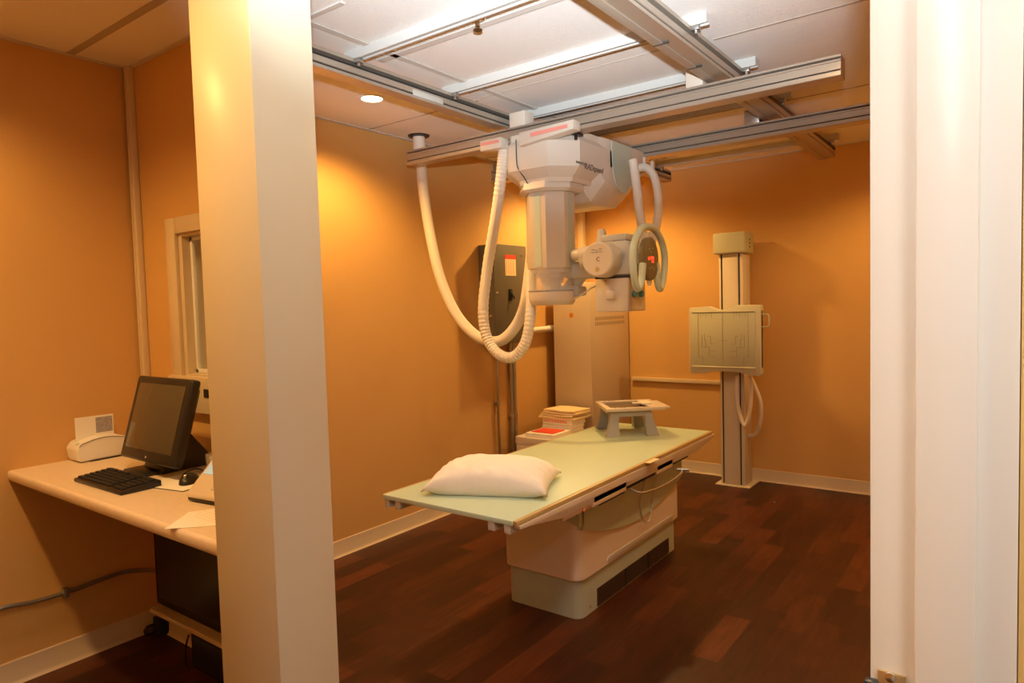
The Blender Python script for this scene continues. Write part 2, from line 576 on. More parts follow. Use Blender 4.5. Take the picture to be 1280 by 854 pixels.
strut_y = [2.12, 2.78, 3.44, 4.10, 4.76, 5.40]
strut_lab = ['white ceiling strut nearest the pillar top, first of the row across the rails',
             'white ceiling strut second from the doorway, across the two rails',
             'white ceiling strut just behind the top of the near bridge beam',
             'white ceiling strut between the two bridge beams',
             'white ceiling strut just beyond the far bridge beam',
             'white ceiling strut closest to the back wall']
for y, lb in zip(strut_y, strut_lab):
    t = thing('ceiling_strut', lb, 'strut', (-1.74, y, 2.69), group='white struts under the ceiling')
    c = MB().prism([(y - .021, 2.69), (y - .021, ZC), (y + .021, ZC), (y + .021, 2.69), (y + .012, 2.69), (y + .012, 2.696), (y - .012, 2.696), (y - .012, 2.69)],
                   'x', -2.47, -1.015)
    obj('channel', c, 'strutw', t, smooth=0)
    for x in (-2.392, -1.068):
        c = MB().box(x - 0.012, x + 0.022, y - 0.028, y + 0.006, 2.668, 2.689, r=0.003)
        c.cyl((x + 0.005, y - 0.011, 2.655), (x + 0.005, y - 0.011, 2.672), 0.008, n=8)
        obj('clamp', c, 'steel', t)


def bridge(name, yf, label, x0=-3.18, x1=-0.592, z0=2.488, z1=2.578, dep=0.09):
    t = thing(name, label, 'bridge beam', ((x0 + x1) / 2, yf + dep / 2, z0))
    h = z1 - z0
    d = 0.006
    prof = [(yf + .012, z0)]
    prof += [(yf + .002, z0 + .01 * h), (yf, z0 + .04 * h), (yf, z0 + .24 * h), (yf + d, z0 + .26 * h), (yf + d, z0 + .30 * h), (yf, z0 + .32 * h),
             (yf, z0 + .36 * h), (yf + d * .6, z0 + .38 * h), (yf + d * .6, z0 + .68 * h), (yf, z0 + .70 * h), (yf, z0 + .78 * h), (yf + d * 2, z0 + .81 * h),
             (yf + d * 2, z0 + .86 * h), (yf, z0 + .89 * h), (yf, z1), (yf + dep, z1), (yf + dep, z0)]
    obj('beam', MB().prism(prof, 'x', x0, x1), 'alu', t, smooth=0)
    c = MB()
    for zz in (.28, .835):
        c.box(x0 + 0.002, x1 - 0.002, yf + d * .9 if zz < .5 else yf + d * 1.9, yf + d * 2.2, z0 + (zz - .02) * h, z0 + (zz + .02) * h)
    obj('slot', c, 'slotdark', t)
    for (xa, xb, lx) in ((-2.345, -2.235, -2.345), (-1.28, -1.195, -1.0)):
        c = MB().box(xa, xb, yf + 0.005, yf + 0.10, z1, 2.662, r=0.004)
        obj('trolley', c, 'xwhite' if yf < 4 else 'steel', t)
    return t


bm1 = bridge('bridge_beam', 3.185, 'near grooved bridge beam carrying the x-ray carriage, over the pillow end')
bm2 = bridge('bridge_beam', 4.075, 'far grey bridge beam behind the x-ray carriage, leading right to the door frame')

# sprinkler
t = thing('sprinkler', 'small chrome sprinkler on the ceiling between two white struts', 'sprinkler', (-1.775, 2.20, 2.69))
obj('escutcheon', MB().lathe([(0.001, 0), (0.034, 0), (0.028, -0.006), (0.012, -0.008), (0.001, -0.008)], (-1.775, 2.215, ZC)), 'chrome', t)
c = MB().cyl((-1.775, 2.215, ZC - 0.03), (-1.775, 2.215, ZC - 0.006), 0.007, n=10)
c.lathe([(0.001, 0), (0.02, 0), (0.02, 0.002), (0.001, 0.002)], (-1.775, 2.215, ZC - 0.046), n=12)
c.box(-1.787, -1.783, 2.213, 2.217, ZC - 0.045, ZC - 0.012).box(-1.767, -1.763, 2.213, 2.217, ZC - 0.045, ZC - 0.012)
obj('deflector', c, 'chrome', t)

# ------------------------------------------------------------------ downlights
WARM = (1.0, 0.57, 0.175)


def spot(name, loc, power, ang=150, col=WARM, blend=0.6, rad=0.05, target=None):
    l = bpy.data.lights.new(name, 'SPOT')
    l.energy = power
    l.color = col
    l.spot_size = math.radians(ang)
    l.spot_blend = blend
    l.shadow_soft_size = rad
    o = bpy.data.objects.new(name, l)
    COL.objects.link(o)
    o.location = loc
    if target:
        o.rotation_euler = (Vector(target) - Vector(loc)).to_track_quat('-Z', 'Y').to_euler()
    return o


def downlight(x, y, power, label, ang=150):
    t = thing('downlight', label, 'downlight', (x, y, ZC), group='recessed ceiling downlights')
    obj('trim_ring', MB().lathe([(0.058, 0.0), (0.070, 0.0), (0.068, -0.004), (0.060, -0.006), (0.058, -0.003)], (x, y, ZC)), 'white', t)
    obj('lens', MB().lathe([(0.001, -0.001), (0.058, -0.001), (0.058, -0.003), (0.001, -0.0035)], (x, y, ZC)), 'lamp', t)
    spot('downlight_lamp', (x, y, ZC - 0.03), power, ang)


DL = [(-2.885, 2.635, 85, 'round recessed downlight glowing above the left wall, nearest the pillar'),
      (-2.80, 4.95, 120, 'round recessed downlight in the far left corner behind the x-ray crane'),
      (-0.62, 4.9, 62, 'round recessed downlight near the back right corner of the room'),
      (-0.62, 2.63, 42, 'round recessed downlight above the right side of the x-ray table'),
      (-1.72, 0.40, 62, 'round recessed downlight in front of the pillar'),
      (-2.95, 0.40, 60, 'round recessed downlight above the operator end of the counter'),
      (-0.75, 0.42, 16, 'round recessed downlight just inside the doorway')]
for d in DL:
    downlight(*d)
# hallway lamp and the camera's flash, bounced off the ceiling
l = bpy.data.lights.new('hall_lamp', 'AREA')
l.shape = 'RECTANGLE'
l.size, l.size_y = 0.6, 0.6
l.energy = 32
l.color = (1.0, 0.94, 0.85)
o = bpy.data.objects.new('hall_lamp', l)
COL.objects.link(o)
o.location = (0.85, 0.2, ZC - 0.02)
spot('camera_flash', (0.03, -0.02, 1.78), 1350, 66, (0.80, 0.92, 1.0), 1.0, 0.03, target=(-.69, 1.14, 2.733))
wo = bpy.data.worlds.new('world')
S.world = wo
wo.use_nodes = True
wo.node_tree.nodes['Background'].inputs[0].default_value = (1.0, 0.62, 0.3, 1)
wo.node_tree.nodes['Background'].inputs[1].default_value = 0.03

# ------------------------------------------------------------------ x-ray table
tb = thing('xray_table', 'long x-ray table with mint top on a rose-beige pedestal and sage plinth', 'x-ray table', (-1.9, 3.3, 0))
TX0, TX1, TY0, TY1, TZ = -2.331, -1.564, 2.10, 4.27, 0.70
bx0, bx1, by0, by1 = -2.13, -1.69, 2.77, 3.95


def rrect(x0, x1, y0, y1, r, z, n=6):
    out = []
    for cx, cy, a0 in ((x1 - r, y1 - r, 0), (x0 + r, y1 - r, 90), (x0 + r, y0 + r, 180), (x1 - r, y0 + r, 270)):
        for k in range(n + 1):
            a = math.radians(a0 + 90 * k / n)
            out.append((cx + r * math.cos(a), cy + r * math.sin(a), z))
    return out


c = MB().loft([rrect(bx0, bx1, by0, by1, 0.045, 0.0), rrect(bx0, bx1, by0, by1, 0.045, 0.184), rrect(bx0 + .006, bx1 - .006, by0 + .006, by1 - .006, 0.04, 0.19)])
pln = obj('plinth', c, 'xgreen', tb)
gz0, gz1 = 0.006, 0.10
c = MB().box(bx1 - 0.002, bx1 + 0.003, 2.94, 3.83, gz0, gz1)
gr = obj('grille', c, 'grille', pln)
for y in (3.245, 3.53):
    obj('grille_divider', MB().box(bx1 + 0.003, bx1 + 0.005, y, y + 0.006, gz0, gz1), 'blackm', gr)
obj('screw', MB().cyl((bx1 - 0.01, 2.87, 0.035), (bx1 + 0.002, 2.87, 0.035), 0.007, n=10), 'steel', pln)
ux0, ux1, uy0, uy1 = -2.145, -1.675, 2.75, 3.985
c = MB().loft([rrect(ux0 + .008, ux1 - .008, uy0 + .008, uy1 - .008, .05, .192), rrect(ux0, ux1, uy0, uy1, .055, .20), rrect(ux0, ux1, uy0, uy1, .055, .57), rrect(ux0 + .02, ux1 - .02, uy0 + .02, uy1 - .02, .05, .58)])
ped = obj('pedestal', c, 'xpink', tb)
# foot-level bumper strip in a shallow recess
c = MB().prism([(3.02, .222), (3.04, .240), (3.85, .240), (3.87, .222), (3.85, .208), (3.04, .208)], 'x', ux1 - 0.002, ux1 + 0.004, r=0.001)
obj('bumper_strip', c, 'xgrey', ped)
# sage crescent cover hanging round the upper body
pts = [(2.80, .60)]
N = 26
cres = []
for k in range(N + 1):
    s_ = k / N
    y = uy0 + 0.02 + s_ * (uy1 - uy0 - 0.01)
    z = 0.58 - 0.235 * math.sin(PI * (s_ * 0.62 + 0.19)) ** 1.1
    cres.append((y, z))
ol = cres + [(uy1 - 0.0, 0.62), (uy0 + 0.02, 0.62)]
c = MB().prism(ol, 'x', ux1 - 0.03, ux1 + 0.012, r=0.0)
c.prism([(ux0 + 0.18, .60), (ux1 - 0.06, .50), (ux1 + .012, .478), (ux1 + .012, .62), (ux0 + 0.18, .62)], 'y', uy0 - 0.012, uy0 + 0.03)
obj('crescent_cover', c, 'xgreenl', tb)
c = MB().box(ux0 + 0.03, ux1 - 0.03, uy0 + 0.05, uy1 - 0.05, 0.57, 0.662, r=0.01)
obj('carriage', c, 'xgrey', tb)
# tabletop
top = obj('tabletop', MB().box(TX0, TX1 - 0.02, TY0, TY1, TZ - 0.022, TZ, r=0.004), 'tabletop', tb)
obj('side_strip', MB().box(TX1 - 0.022, TX1 - 0.001, TY0 + 0.005, TY1, TZ - 0.021, TZ - 0.001, r=0.002), 'gold', top)
obj('side_strip', MB().box(TX0 - 0.002, TX0 + 0.01, TY0 + 0.005, TY1, TZ - 0.021, TZ + 0.001, r=0.002), 'gold', top)
q = at(818, 576, 'z', TZ)
obj('paper_tape', MB().box(q.x - 0.022, q.x + 0.008, q.y - 0.07, q.y + 0.05, TZ, TZ + 0.0012), 'manila', top)
# frame rails under the top
for x in (TX1 - 0.03, TX0):
    c = MB().prism([(TY0 + 0.02, .664), (TY0 + 0.02, .678), (TY1 + 0.02, .678), (TY1 + 0.02, .664), (TY1 - 0.06, .650), (TY1 - .32, .622), (TY0 + .36, .622), (TY0 + 0.12, .655)], 'x', x, x + 0.034, r=0.002)
    obj('accessory_rail', c, 'xwhite', tb)
for xa, xb in ((-2.372 + .05, -2.345 + .05), (-2.255, -2.228), (-1.715, -1.68), (-1.632, -1.60)):
    obj('end_channel', MB().box(xa, xb, TY0 + 0.006, TY0 + 0.20, .640, .678, r=0.002), 'xgrey', tb)
c = MB().box(-1.72, -1.595, 2.35, 4.05, .655, .678).box(-2.29, -2.2, 2.35, 4.05, .655, .678)
c.box(-1.73, -1.57, 2.45, 2.72, .60, .655, r=0.008)
c.box(-1.70, -1.560, 2.70, 3.04, .60, .655, r=0.008)
c.box(-1.70, -1.56, 3.40, 3.62, .60, .655, r=0.008)
hs = obj('side_housing', c, 'xpink', tb)
obj('slot', MB().box(-1.60, -1.563, 2.76, 3.02, .595, .600), 'blackm', hs)
obj('tray_slot', MB().box(-1.58, -1.565, 3.05, 3.39, .605, .625, r=0.003), 'blackm', tb)
obj('tray_slot', MB().box(-1.58, -1.565, 3.63, 3.86, .61, .625, r=.003), 'blackm', tb)
q = at(731, 638, 'x', -1.565)
c = MB().lathe([(0.001, 0.0), (0.010, 0.0), (0.010, 0.006), (0.008, 0.009), (0.001, 0.010)], (-1.570, 2.62, .612), 'x')
obj('stop_button', c, 'red', tb, label='small faded red push button')
c = MB().tube([(-1.56, 3.08, .60), (-1.50, 3.10, .585), (-1.475, 3.30, .58), (-1.475, 3.52, .59), (-1.50, 3.60, .60)], 0.0055, n=10, sub=6)
c.cyl((-1.52, 3.58, .60), (-1.455, 3.60, .60), 0.009, n=14)
obj('pull_handle', c, 'steel', tb, label='steel pull handle')
c = MB().tube([(-1.60, 3.35, .60), (-1.655, 3.38, .45), (-1.655, 3.42, .33), (-1.655, 3.50, .31), (-1.655, 3.55, .42), (-1.62, 3.58, .6)], 0.004, n=8, sub=5)
obj('cable', c, 'xgrey', tb)

# ------------------------------------------------------------------ pillow
def pillow():
    bm = bmesh.new()
    nx, ny = 56, 40
    L, Wd, H = 0.585, 0.42, 0.135
    vs = {}
    for side in (1, -1):
        for i in range(nx + 1):
            for j in range(ny + 1):
                u = i / nx * 2 - 1
                v = j / ny * 2 - 1
                edge = (i in (0, nx)) or (j in (0, ny))
                if edge and side == -1:
                    vs[(side, i, j)] = vs[(1, i, j)]
                    continue
                e = max(0, (1 - abs(u) ** 3.4)) ** 0.55 * max(0, (1 - abs(v) ** 3.0)) ** 0.55
                pin = 1 - 0.07 * (1 - abs(v) ** 2) * abs(u) ** 4 - 0.0
                pin2 = 1 - 0.10 * (1 - abs(u) ** 2) * abs(v) ** 4
                x = u * L / 2 * pin
                y = v * Wd / 2 * pin2
                wr = 0.004 * math.sin(9 * u + 4 * v) * math.sin(7 * v - 3 * u) * e + 0.003 * math.sin(23 * u - 9 * v) * math.exp(-((u + .55) / .25) ** 2) * e + 0.003 * math.sin(17 * v + 14 * u) * math.exp(-((v + .5) / .2) ** 2) * e
                wr += 0.012 * math.exp(-((abs(u) - .85) / .12) ** 2) * math.sin(16 * v + 3 * u) * e
                wr += 0.009 * math.exp(-((u * .5 + v * .9 + .65) / .12) ** 2) * math.sin(20 * u) * e
                if side == 1:
                    z = 0.05 + (H - 0.05) * e + wr
                else:
                    z = 0.05 * (1 - e) ** 0.8 if not edge else 0.05
                    z = max(0.0, 0.05 - 0.09 * e)
                if edge:
                    z = 0.05
                z -= 0.025 * (abs(u) ** 3) * (1 if side == 1 else .5) * (0 if edge else 1)
                z = max(0, z)
                if edge:
                    z = max(0.012, 0.05 - 0.03 * abs(u * v) + 0.004 * math.sin(12 * u + 7 * v))
                vs[(side, i, j)] = bm.verts.new((x, y, z))
    for i in range(nx):
        for j in range(ny):
            bm.faces.new([vs[(1, i, j)], vs[(1, i + 1, j)], vs[(1, i + 1, j + 1)], vs[(1, i, j + 1)]])
            try:
                bm.faces.new([vs[(-1, i, j)], vs[(-1, i, j + 1)], vs[(-1, i + 1, j + 1)], vs[(-1, i + 1, j)]])
            except ValueError:
                pass
    bmesh.ops.recalc_face_normals(bm, faces=bm.faces[:])
    return bm


me_b = pillow()
me = bpy.data.meshes.new('pillow')
me_b.to_mesh(me)
me_b.free()
me.materials.append(W['pillow'])
for p_ in me.polygons:
    p_.use_smooth = True
pw = bpy.data.objects.new('pillow', me)
COL.objects.link(pw)
pw.location = (-1.965, 2.47, TZ + 0.002)
pw.rotation_euler = (0, 0, math.radians(24))
tag(pw, 'white pillow in a cotton case lying on the near end of the x-ray table', 'pillow')

# ------------------------------------------------------------------ cassette stand on the table
cs = thing('cassette_stand', 'small grey four-legged stand with a white tray frame on the table', 'stand', (-2.02, 4.02, TZ))
P = {k: at(*v) for k, v in {'nl': (767, 513, 'z', .872), 'nr': (815, 511, 'z', .872), 'fl': (744, 501, 'z', .872)}.items()}
ex = (P['nr'] - P['nl']).normalized()
ey = Vector((-ex.y, ex.x, 0))
o0 = P['nl']
LX, LY = 0.37, 0.36


def cs_pt(u, v, z):
    q = o0 + ex * u + ey * v
    return Vector((q.x, q.y, z))


def cs_box(mb, u0, u1, v0, v1, z0, z1, **k):
    R = Matrix((ex, ey, Vector((0, 0, 1)))).transposed()
    t = MB().box(u0, u1, v0, v1, z0, z1, **k)
    for v in t.bm.verts:
        v.co = R @ Vector((v.co.x, v.co.y, 0)) + Vector((o0.x, o0.y, v.co.z))
    me = bpy.data.meshes.new('t')
    t.bm.to_mesh(me)
    t.bm.free()
    mb.bm.from_mesh(me)
    bpy.data.meshes.remove(me)
    return mb


o0 = o0 - ex * 0.02
LX = (P['nr'] - P['nl']).length + 0.03
LY = 0.34
c = MB()
for (u, v, du, dv) in ((0.03, 0.03, -1, -1), (LX - 0.03, 0.03, 1, -1), (0.03, LY - 0.03, -1, 1), (LX - 0.03, LY - 0.03, 1, 1)):
    a = []
    for (z, w_, off) in ((0.7015, 0.040, 0.020), (0.735, 0.036, 0.014), (0.80, 0.026, 0.004), (0.845, 0.024, 0.0)):
        cc = (u + du * off, v + dv * off)
        a.append([cs_pt(cc[0] + sx * w_, cc[1] + sy * w_ * .8, z) for sx, sy in ((-1, -1), (1, -1), (1, 1), (-1, 1))])
    lg = MB().loft(a)
    obj('leg', lg, 'xgrey2', cs)
c = MB()
cs_box(c, 0.02, LX - 0.02, 0.01, 0.03, 0.825, 0.862, r=.004)
cs_box(c, 0.02, LX - 0.02, LY - 0.03, LY - 0.01, 0.825, 0.862, r=.004)
cs_box(c, 0.01, 0.03, 0.02, LY - 0.02, 0.825, 0.862, r=.004)
cs_box(c, LX - 0.03, LX - 0.01, 0.02, LY - 0.02, 0.825, 0.862, r=.004)
obj('apron', c, 'xgrey2', cs)
c = MB()
e0, e1 = -0.03, LX + 0.075
cs_box(c, e0, e1, -0.01, 0.03, .862, .884, r=.005)
cs_box(c, e0, e1, LY - 0.03, LY + 0.01, .862, .884, r=.005)
cs_box(c, e0, e0 + 0.04, 0.0, LY, .862, .884, r=.005)
cs_box(c, e1 - 0.10, e1, 0.0, LY, .862, .886, r=.008)
cs_box(c, e1 - 0.01, e1 + 0.045, 0.03, LY - 0.03, .862, .88, r=.008)
tr = obj('tray_frame', c, 'xwhite', cs)
c = cs_box(MB(), e0 + .03, e1 - .09, 0.02, LY - .02, .862, .870)
obj('tray_floor', c, 'mesh', cs)
c = MB()
cs_box(c, e1 - 0.17, e1 - 0.06, LY * .42, LY * .52, .884, .892, r=.003)
cs_box(c, e1 - 0.12, e1 - 0.05, LY * .30, LY * .70, .884, .894, r=.003)
obj('latch', c, 'white', tr)
c = MB()
for u in (0.03, 0.06, 0.075, 0.09, LX - 0.06, LX - 0.045, LX - 0.03, LX + 0.0):
    cs_box(c, u, u + 0.008, 0.005, 0.018, .884, .8848)
    cs_box(c, u, u + 0.008, LY - 0.018, LY - 0.005, .884, .8848)
obj('scale_markings', c, 'ink', tr)

# ------------------------------------------------------------------ ceiling-hung x-ray crane
cx, cy = -2.203, 3.38
ck = thing('xray_crane', 'beige ceiling-hung x-ray crane with telescoping column between the bridge beams', 'x-ray crane', (cx, cy, 1.55))


def octo(cx_, cy_, r, z, ry=None, n=8, a0=22.5):
    ry = r if ry is None else ry
    return [(cx_ + r * math.cos(math.radians(a0 + 360 / n * k)), cy_ + ry * math.sin(math.radians(a0 + 360 / n * k)), z) for k in range(n)]


# carriage cover: the front block tapers down to the column, the rear block hangs lower
def plan(s, z, xa=-2.45, xb=-1.925, ya=3.14, yb=3.66):
    full = [(xa, yb), (xa, ya + .14), (xa + .12, ya + .005), (xa + .13, ya), (xb - .15, ya), (xb - .13, ya + .005), (xb, ya + .13), (xb, yb)]
    mx, my = cx + .02, cy
    return [(mx + (x - mx) * s, my + (y - my) * (s if y < my else 1), z) for x, y in full]


c = MB()
c.loft([plan(0.70, 2.245), plan(0.74, 2.268), plan(0.97, 2.318), plan(1.0, 2.36), plan(1.0, 2.455), plan(0.93, 2.485), plan(0.93, 2.52)])
xa, xb = -2.45, -1.925


def rear(y, zb, zt=2.52, ins=0.0, ch=0.10):
    return [(xa + ins, y, zt), (xb - ins, y, zt), (xb - ins, y, zb + ch * 1.1), (xb - ins - ch, y, zb), (xa + ins + ch, y, zb), (xa + ins, y, zb + ch * 1.1)]


c.loft([rear(3.46, 2.26, ins=.03), rear(3.56, 2.16, ins=.004), rear(3.62, 2.145), rear(3.86, 2.15), rear(4.08, 2.28), rear(4.14, 2.36, ins=.02)])
cover = obj('carriage_cover', c, 'xwhite', ck, smooth=22)
c = MB()
c.box(-2.50, -2.345, 3.105, 3.18, 2.455, 2.515, r=.006)
l1 = obj('front_lip', c, 'xwhite', cover)
c = MB().prism([(-2.22, 2.44), (-1.865, 2.475), (-1.865, 2.525), (-2.22, 2.515)], 'y', 3.105, 3.18, r=.004)
l2 = obj('front_lip', c, 'xwhite', cover)
c = MB().box(-2.49, -2.36, 3.102, 3.106, 2.485, 2.502)
obj('red_stripe', c, 'red', l1, label='faded red stripe')
c = MB().prism([(-2.14, 2.478), (-1.90, 2.487), (-1.90, 2.505), (-2.14, 2.500)], 'y', 3.102, 3.106)
obj('red_stripe', c, 'red', l2, label='faded red stripe')
c = MB().tube([(-2.262, 3.137, 2.49), (-2.262, 3.137, 2.38), (-2.258, 3.143, 2.33), (-2.245, 3.185, 2.28), (-2.238, 3.205, 2.25)], .003, n=6, sub=4)
obj('seam', c, 'ink', cover)
# sage tongue on the right side
y0_, y1_ = at(765, 200, 'x', -1.923).y, at(790, 200, 'x', -1.923).y
el = []
for k in range(17):
    a = PI * k / 16
    el.append(((y0_ + y1_) / 2 + (y1_ - y0_) / 2 * math.cos(a), 2.46 - 0.24 * math.sin(a) ** 0.8))
el += [(y0_, 2.515), (y1_, 2.515)]
obj('side_inlay', MB().prism(el, 'x', -1.926, -1.920, r=.0), 'xgreen', cover, label='sage green tongue-shaped inlay')
q = at(735, 208, 'x', -1.921)
text_mesh('RADspeed', 0.048, 'ink', frame_mtx((-1.9215, at(740, 210, 'x', -1.922).y + .02, q.z - 0.003), (0, 1, 0), (0, 0, 1)), 'lettering', cover, shear=0.3)
text_mesh('SHIMADZU', 0.020, 'ink', frame_mtx((-1.9215, at(727, 204, 'x', -1.922).y - .01, q.z + 0.006), (0, 1, 0), (0, 0, 1)), 'lettering', cover)
c = MB().box(-1.93, -1.90, 3.19, 3.27, 2.47, 2.485, r=.003).box(-1.925, -1.91, 3.21, 3.225, 2.445, 2.475, r=.003)
obj('cable_clip', c, 'blackp', cover)
# neck ring and telescoping column
c = MB().loft([octo(cx + .01, cy, .175, 2.20), octo(cx + .01, cy, .195, 2.215), octo(cx + .01, cy, .185, 2.26)])
obj('neck_ring', c, 'xwhite', ck, smooth=20)
c = MB().loft([octo(cx, cy, .143, 1.765), octo(cx, cy, .146, 1.775), octo(cx, cy, .146, 2.24)])
colm = obj('column', c, 'xwhite', ck, smooth=20)
c = MB()
R_ = 0.146 * math.cos(math.radians(22.5))
for k in range(8):
    a = math.radians(45 * k)
    nrm = Vector((math.cos(a), math.sin(a), 0))
    tg = Vector((-math.sin(a), math.cos(a), 0))
    ctr = Vector((cx, cy, 0)) + nrm * R_
    if k % 2 == 1:
        continue
    for off in (0.0,):
        p4 = [ctr + tg * (off - .022), ctr + tg * (off + .022)]
        ring = lambda z: [p4[0] - nrm * .002 + Vector((0, 0, z)), p4[1] - nrm * .002 + Vector((0, 0, z)), p4[1] + nrm * .002 + Vector((0, 0, z)), p4[0] + nrm * .002 + Vector((0, 0, z))]
        c.loft([ring(1.775), ring(2.20)])
obj('green_stripe', c, 'xgreenl', colm, label='pale green vertical stripe')
c = MB()
for (r0, za, zb) in ((.122, 1.742, 1.768), (.084, 1.712, 1.742), (.062, 1.682, 1.712), (.048, 1.625, 1.682)):
    c.loft([octo(cx, cy, r0, za), octo(cx, cy, r0 + .008, (za + zb) / 2), octo(cx, cy, r0 + .008, zb)])
obj('inner_stage', c, 'xwhite', colm, smooth=20)
c = MB()
for (r0, r1, za, zb) in ((.138, .134, 1.635, 1.765),):
    out_ = [octo(cx, cy, r0, za, n=24), octo(cx, cy, r0, zb, n=24), octo(cx, cy, r1, zb, n=24), octo(cx, cy, r1, za, n=24)]
    c.loft(out_ + [out_[0]], cap=False)
obj('clear_guard', c, 'clear', ck, label='clear plastic guard')
obj('guard_rim', MB().lathe([(.12, 0), (.141, 0), (.141, .007), (.12, .007)], (cx, cy, 1.632), n=32), 'greyink', ck)
c = MB().lathe([(.001, 0), (.118, 0), (.134, .016), (.139, .035), (.139, .078), (.135, .082), (.001, .083)], (cx, cy, 1.55), n=40)
drum = obj('base_drum', c, 'xwhite', ck)

# tube head
hx, hy, hz = -1.84, 3.42, 1.795
c = MB().box(cx + .08, hx - .10, hy - .03, hy + .11, 1.70, 1.80, r=.02)
c.cyl((cx + .06, hy + .04, 1.62), (cx + .16, hy + .04, 1.74), .045, n=16)
c.box(cx + .03, cx + .16, hy - .02, hy + .10, 1.60, 1.66, r=.015)
arm = obj('support_arm', c, 'xgrey', ck)
c = MB().lathe([(.001, 0), (.03, 0), (.034, .01), (.034, .05), (.045, .06), (.045, .12), (.001, .12)], (hx - .205, hy - .05, 1.835), 'x', n=24)
obj('swivel', c, 'xwhite', arm)
c = MB().lathe([(.001, 0), (.042, 0), (.05, .01), (.05, .09), (.001, .09)], (hx - .15, hy - .04, 1.80), 'x', n=24)
obj('swivel_collar', c, 'xgrey', arm)
c = MB().prism([(hx - .14, 1.705), (hx + .15, 1.705), (hx + .17, 1.74), (hx + .17, 1.85), (hx + .12, 1.90), (hx - .06, 1.90), (hx - .14, 1.82)], 'y', hy - .02, hy + .20, r=.012, seg=3)
hd = obj('tube_housing', c, 'xgrey', ck)
c = MB().lathe([(.001, 0), (.088, 0), (.096, .006), (.099, .016), (.101, .13), (.001, .13)], (hx - .005, hy - .125, 1.795), 'y', n=40)
cap = obj('tube_end_cap', c, 'xwhite', hd)
yy = hy - .1262
text_mesh('C', 0.032, 'ink', frame_mtx((hx + .0, yy, 1.795), (1, 0, 0), (0, 0, 1)), 'lettering', cap)
c = MB()
for (dx, dz, w_) in ((-.03, .055, .02), (.015, .057, .022), (-.032, .040, .018), (-.008, .040, .02), (.018, .041, .02), (-.01, .050, .012)):
    c.box(hx + dx - w_ / 2, hx + dx + w_ / 2, yy - .0006, yy + .0006, 1.795 + dz - .0025, 1.795 + dz + .0025)
obj('caption_line', c, 'greyink', cap)
c = MB().lathe([(.001, 0), (.014, 0), (.014, -.0015), (.001, -.0015)], (hx - .006, yy + .001, 1.740), 'y', n=20)
obj('round_sticker', c, 'gold', cap)
c = MB().box(hx - .045, hx + .115, hy - .01, hy + .16, 1.90, 1.938, r=.008)
tbx = obj('top_box', c, 'xgrey', hd)
obj('shadow_gap', MB().box(hx + .03, hx + .118, hy - .012, hy + .15, 1.896, 1.901), 'ink', tbx)
c = MB().lathe([(.001, 0), (.034, 0), (.032, .03), (.026, .05), (.026, .075), (.02, .09), (.001, .095)], (hx - .055, hy + .02, 1.885), n=24)
obj('cable_gland', c, 'xwhite', hd)
c = MB().lathe([(.001, 0), (.07, 0), (.075, .01), (.06, .05), (.001, .055)], (hx + .165, hy + .08, 1.79), 'x', n=28)
obj('handle_hub', c, 'xgreenl', hd)
# collimator
kx0, kx1 = at(744, 365, 'y', hy - .03).x, at(785, 365, 'y', hy - .03).x
kz1, kz0 = 1.69, 1.503
c = MB().box(kx0, kx1 + .0, hy - .03, hy + .19, kz0, kz1, r=.006)
col_ = obj('collimator', c, 'xwhite', ck)
obj('gap_plate', MB().box(kx0 - .005, kx1 + .02, hy - .02, hy + .18, kz1, 1.706), 'ink', col_)
obj('button_box', MB().box((kx0 + kx1) / 2 - .03, (kx0 + kx1) / 2 + .025, hy - .045, hy - .03, 1.572, 1.622, r=.006), 'xwhite', col_)
q = at(757, 353, 'y', hy - .031)
obj('screw', MB().cyl((q.x, hy - .033, kz1 - .012), (q.x, hy - .029, kz1 - .012), .004, n=8), 'ink', col_)
for py in (hy + .03, hy + .115):
    c = MB().lathe([(.001, 0), (.02, 0), (.02, .012), (.016, .022), (.001, .023)], (kx1, py, 1.60), 'x', n=14)
    obj('collimator_knob', c, 'teal', col_, label='teal round knob')
obj('side_cover', MB().box(kx1 - .002, kx1 + .003, hy - .02, hy + .18, kz0 + .008, kz1 - .01), 'cab', col_)
# control handle: oval loop open at the bottom round a display
RX = -1.60
rc = Vector((RX, 3.435, 1.79))
loop = []
for k in range(25):
    a = math.radians(-62 + (360 - 56) * k / 24)
    rr_y, rr_z = 0.195, 0.175
    loop.append(rc + Vector((0, rr_y * math.cos(a), rr_z * math.sin(a))))
inner = []
hook_r = [rc + Vector((0, .055, -.155)), rc + Vector((0, .065, -.12))]
# start bottom right, round the top, to bottom left; ends turn back up inside
path = [rc + Vector((0, .085, -.02)), rc + Vector((0, .095, -.06)), rc + Vector((0, .100, -.125)), rc + Vector((0, .135, -.165)), rc + Vector((0, .178, -.11)), rc + Vector((0, .205, 0)),
        rc + Vector((0, .175, .09)), rc + Vector((0, .09, .155)), rc + Vector((0, 0, .172)), rc + Vector((0, -.10, .15)),
        rc + Vector((0, -.175, .08)), rc + Vector((0, -.20, 0)), rc + Vector((0, -.185, -.11)), rc + Vector((0, -.150, -.165)), rc + Vector((0, -.105, -.130)), rc + Vector((0, -.090, -.07)), rc + Vector((0, -.080, -.03))]
ch = obj('control_handle', MB().tube(path, 0.0195, n=14, sub=6), 'xgreenl', ck, label='pale green loop-shaped control handle')
op = [(rc.y + .095 * math.cos(2 * PI * k / 24), rc.z - .002 + .118 * math.sin(2 * PI * k / 24)) for k in range(24)]
pn = obj('control_panel', MB().prism(op, 'x', RX - .02, RX + .012, r=.002), 'olive', ch, label='olive oval panel with red and green indicators')
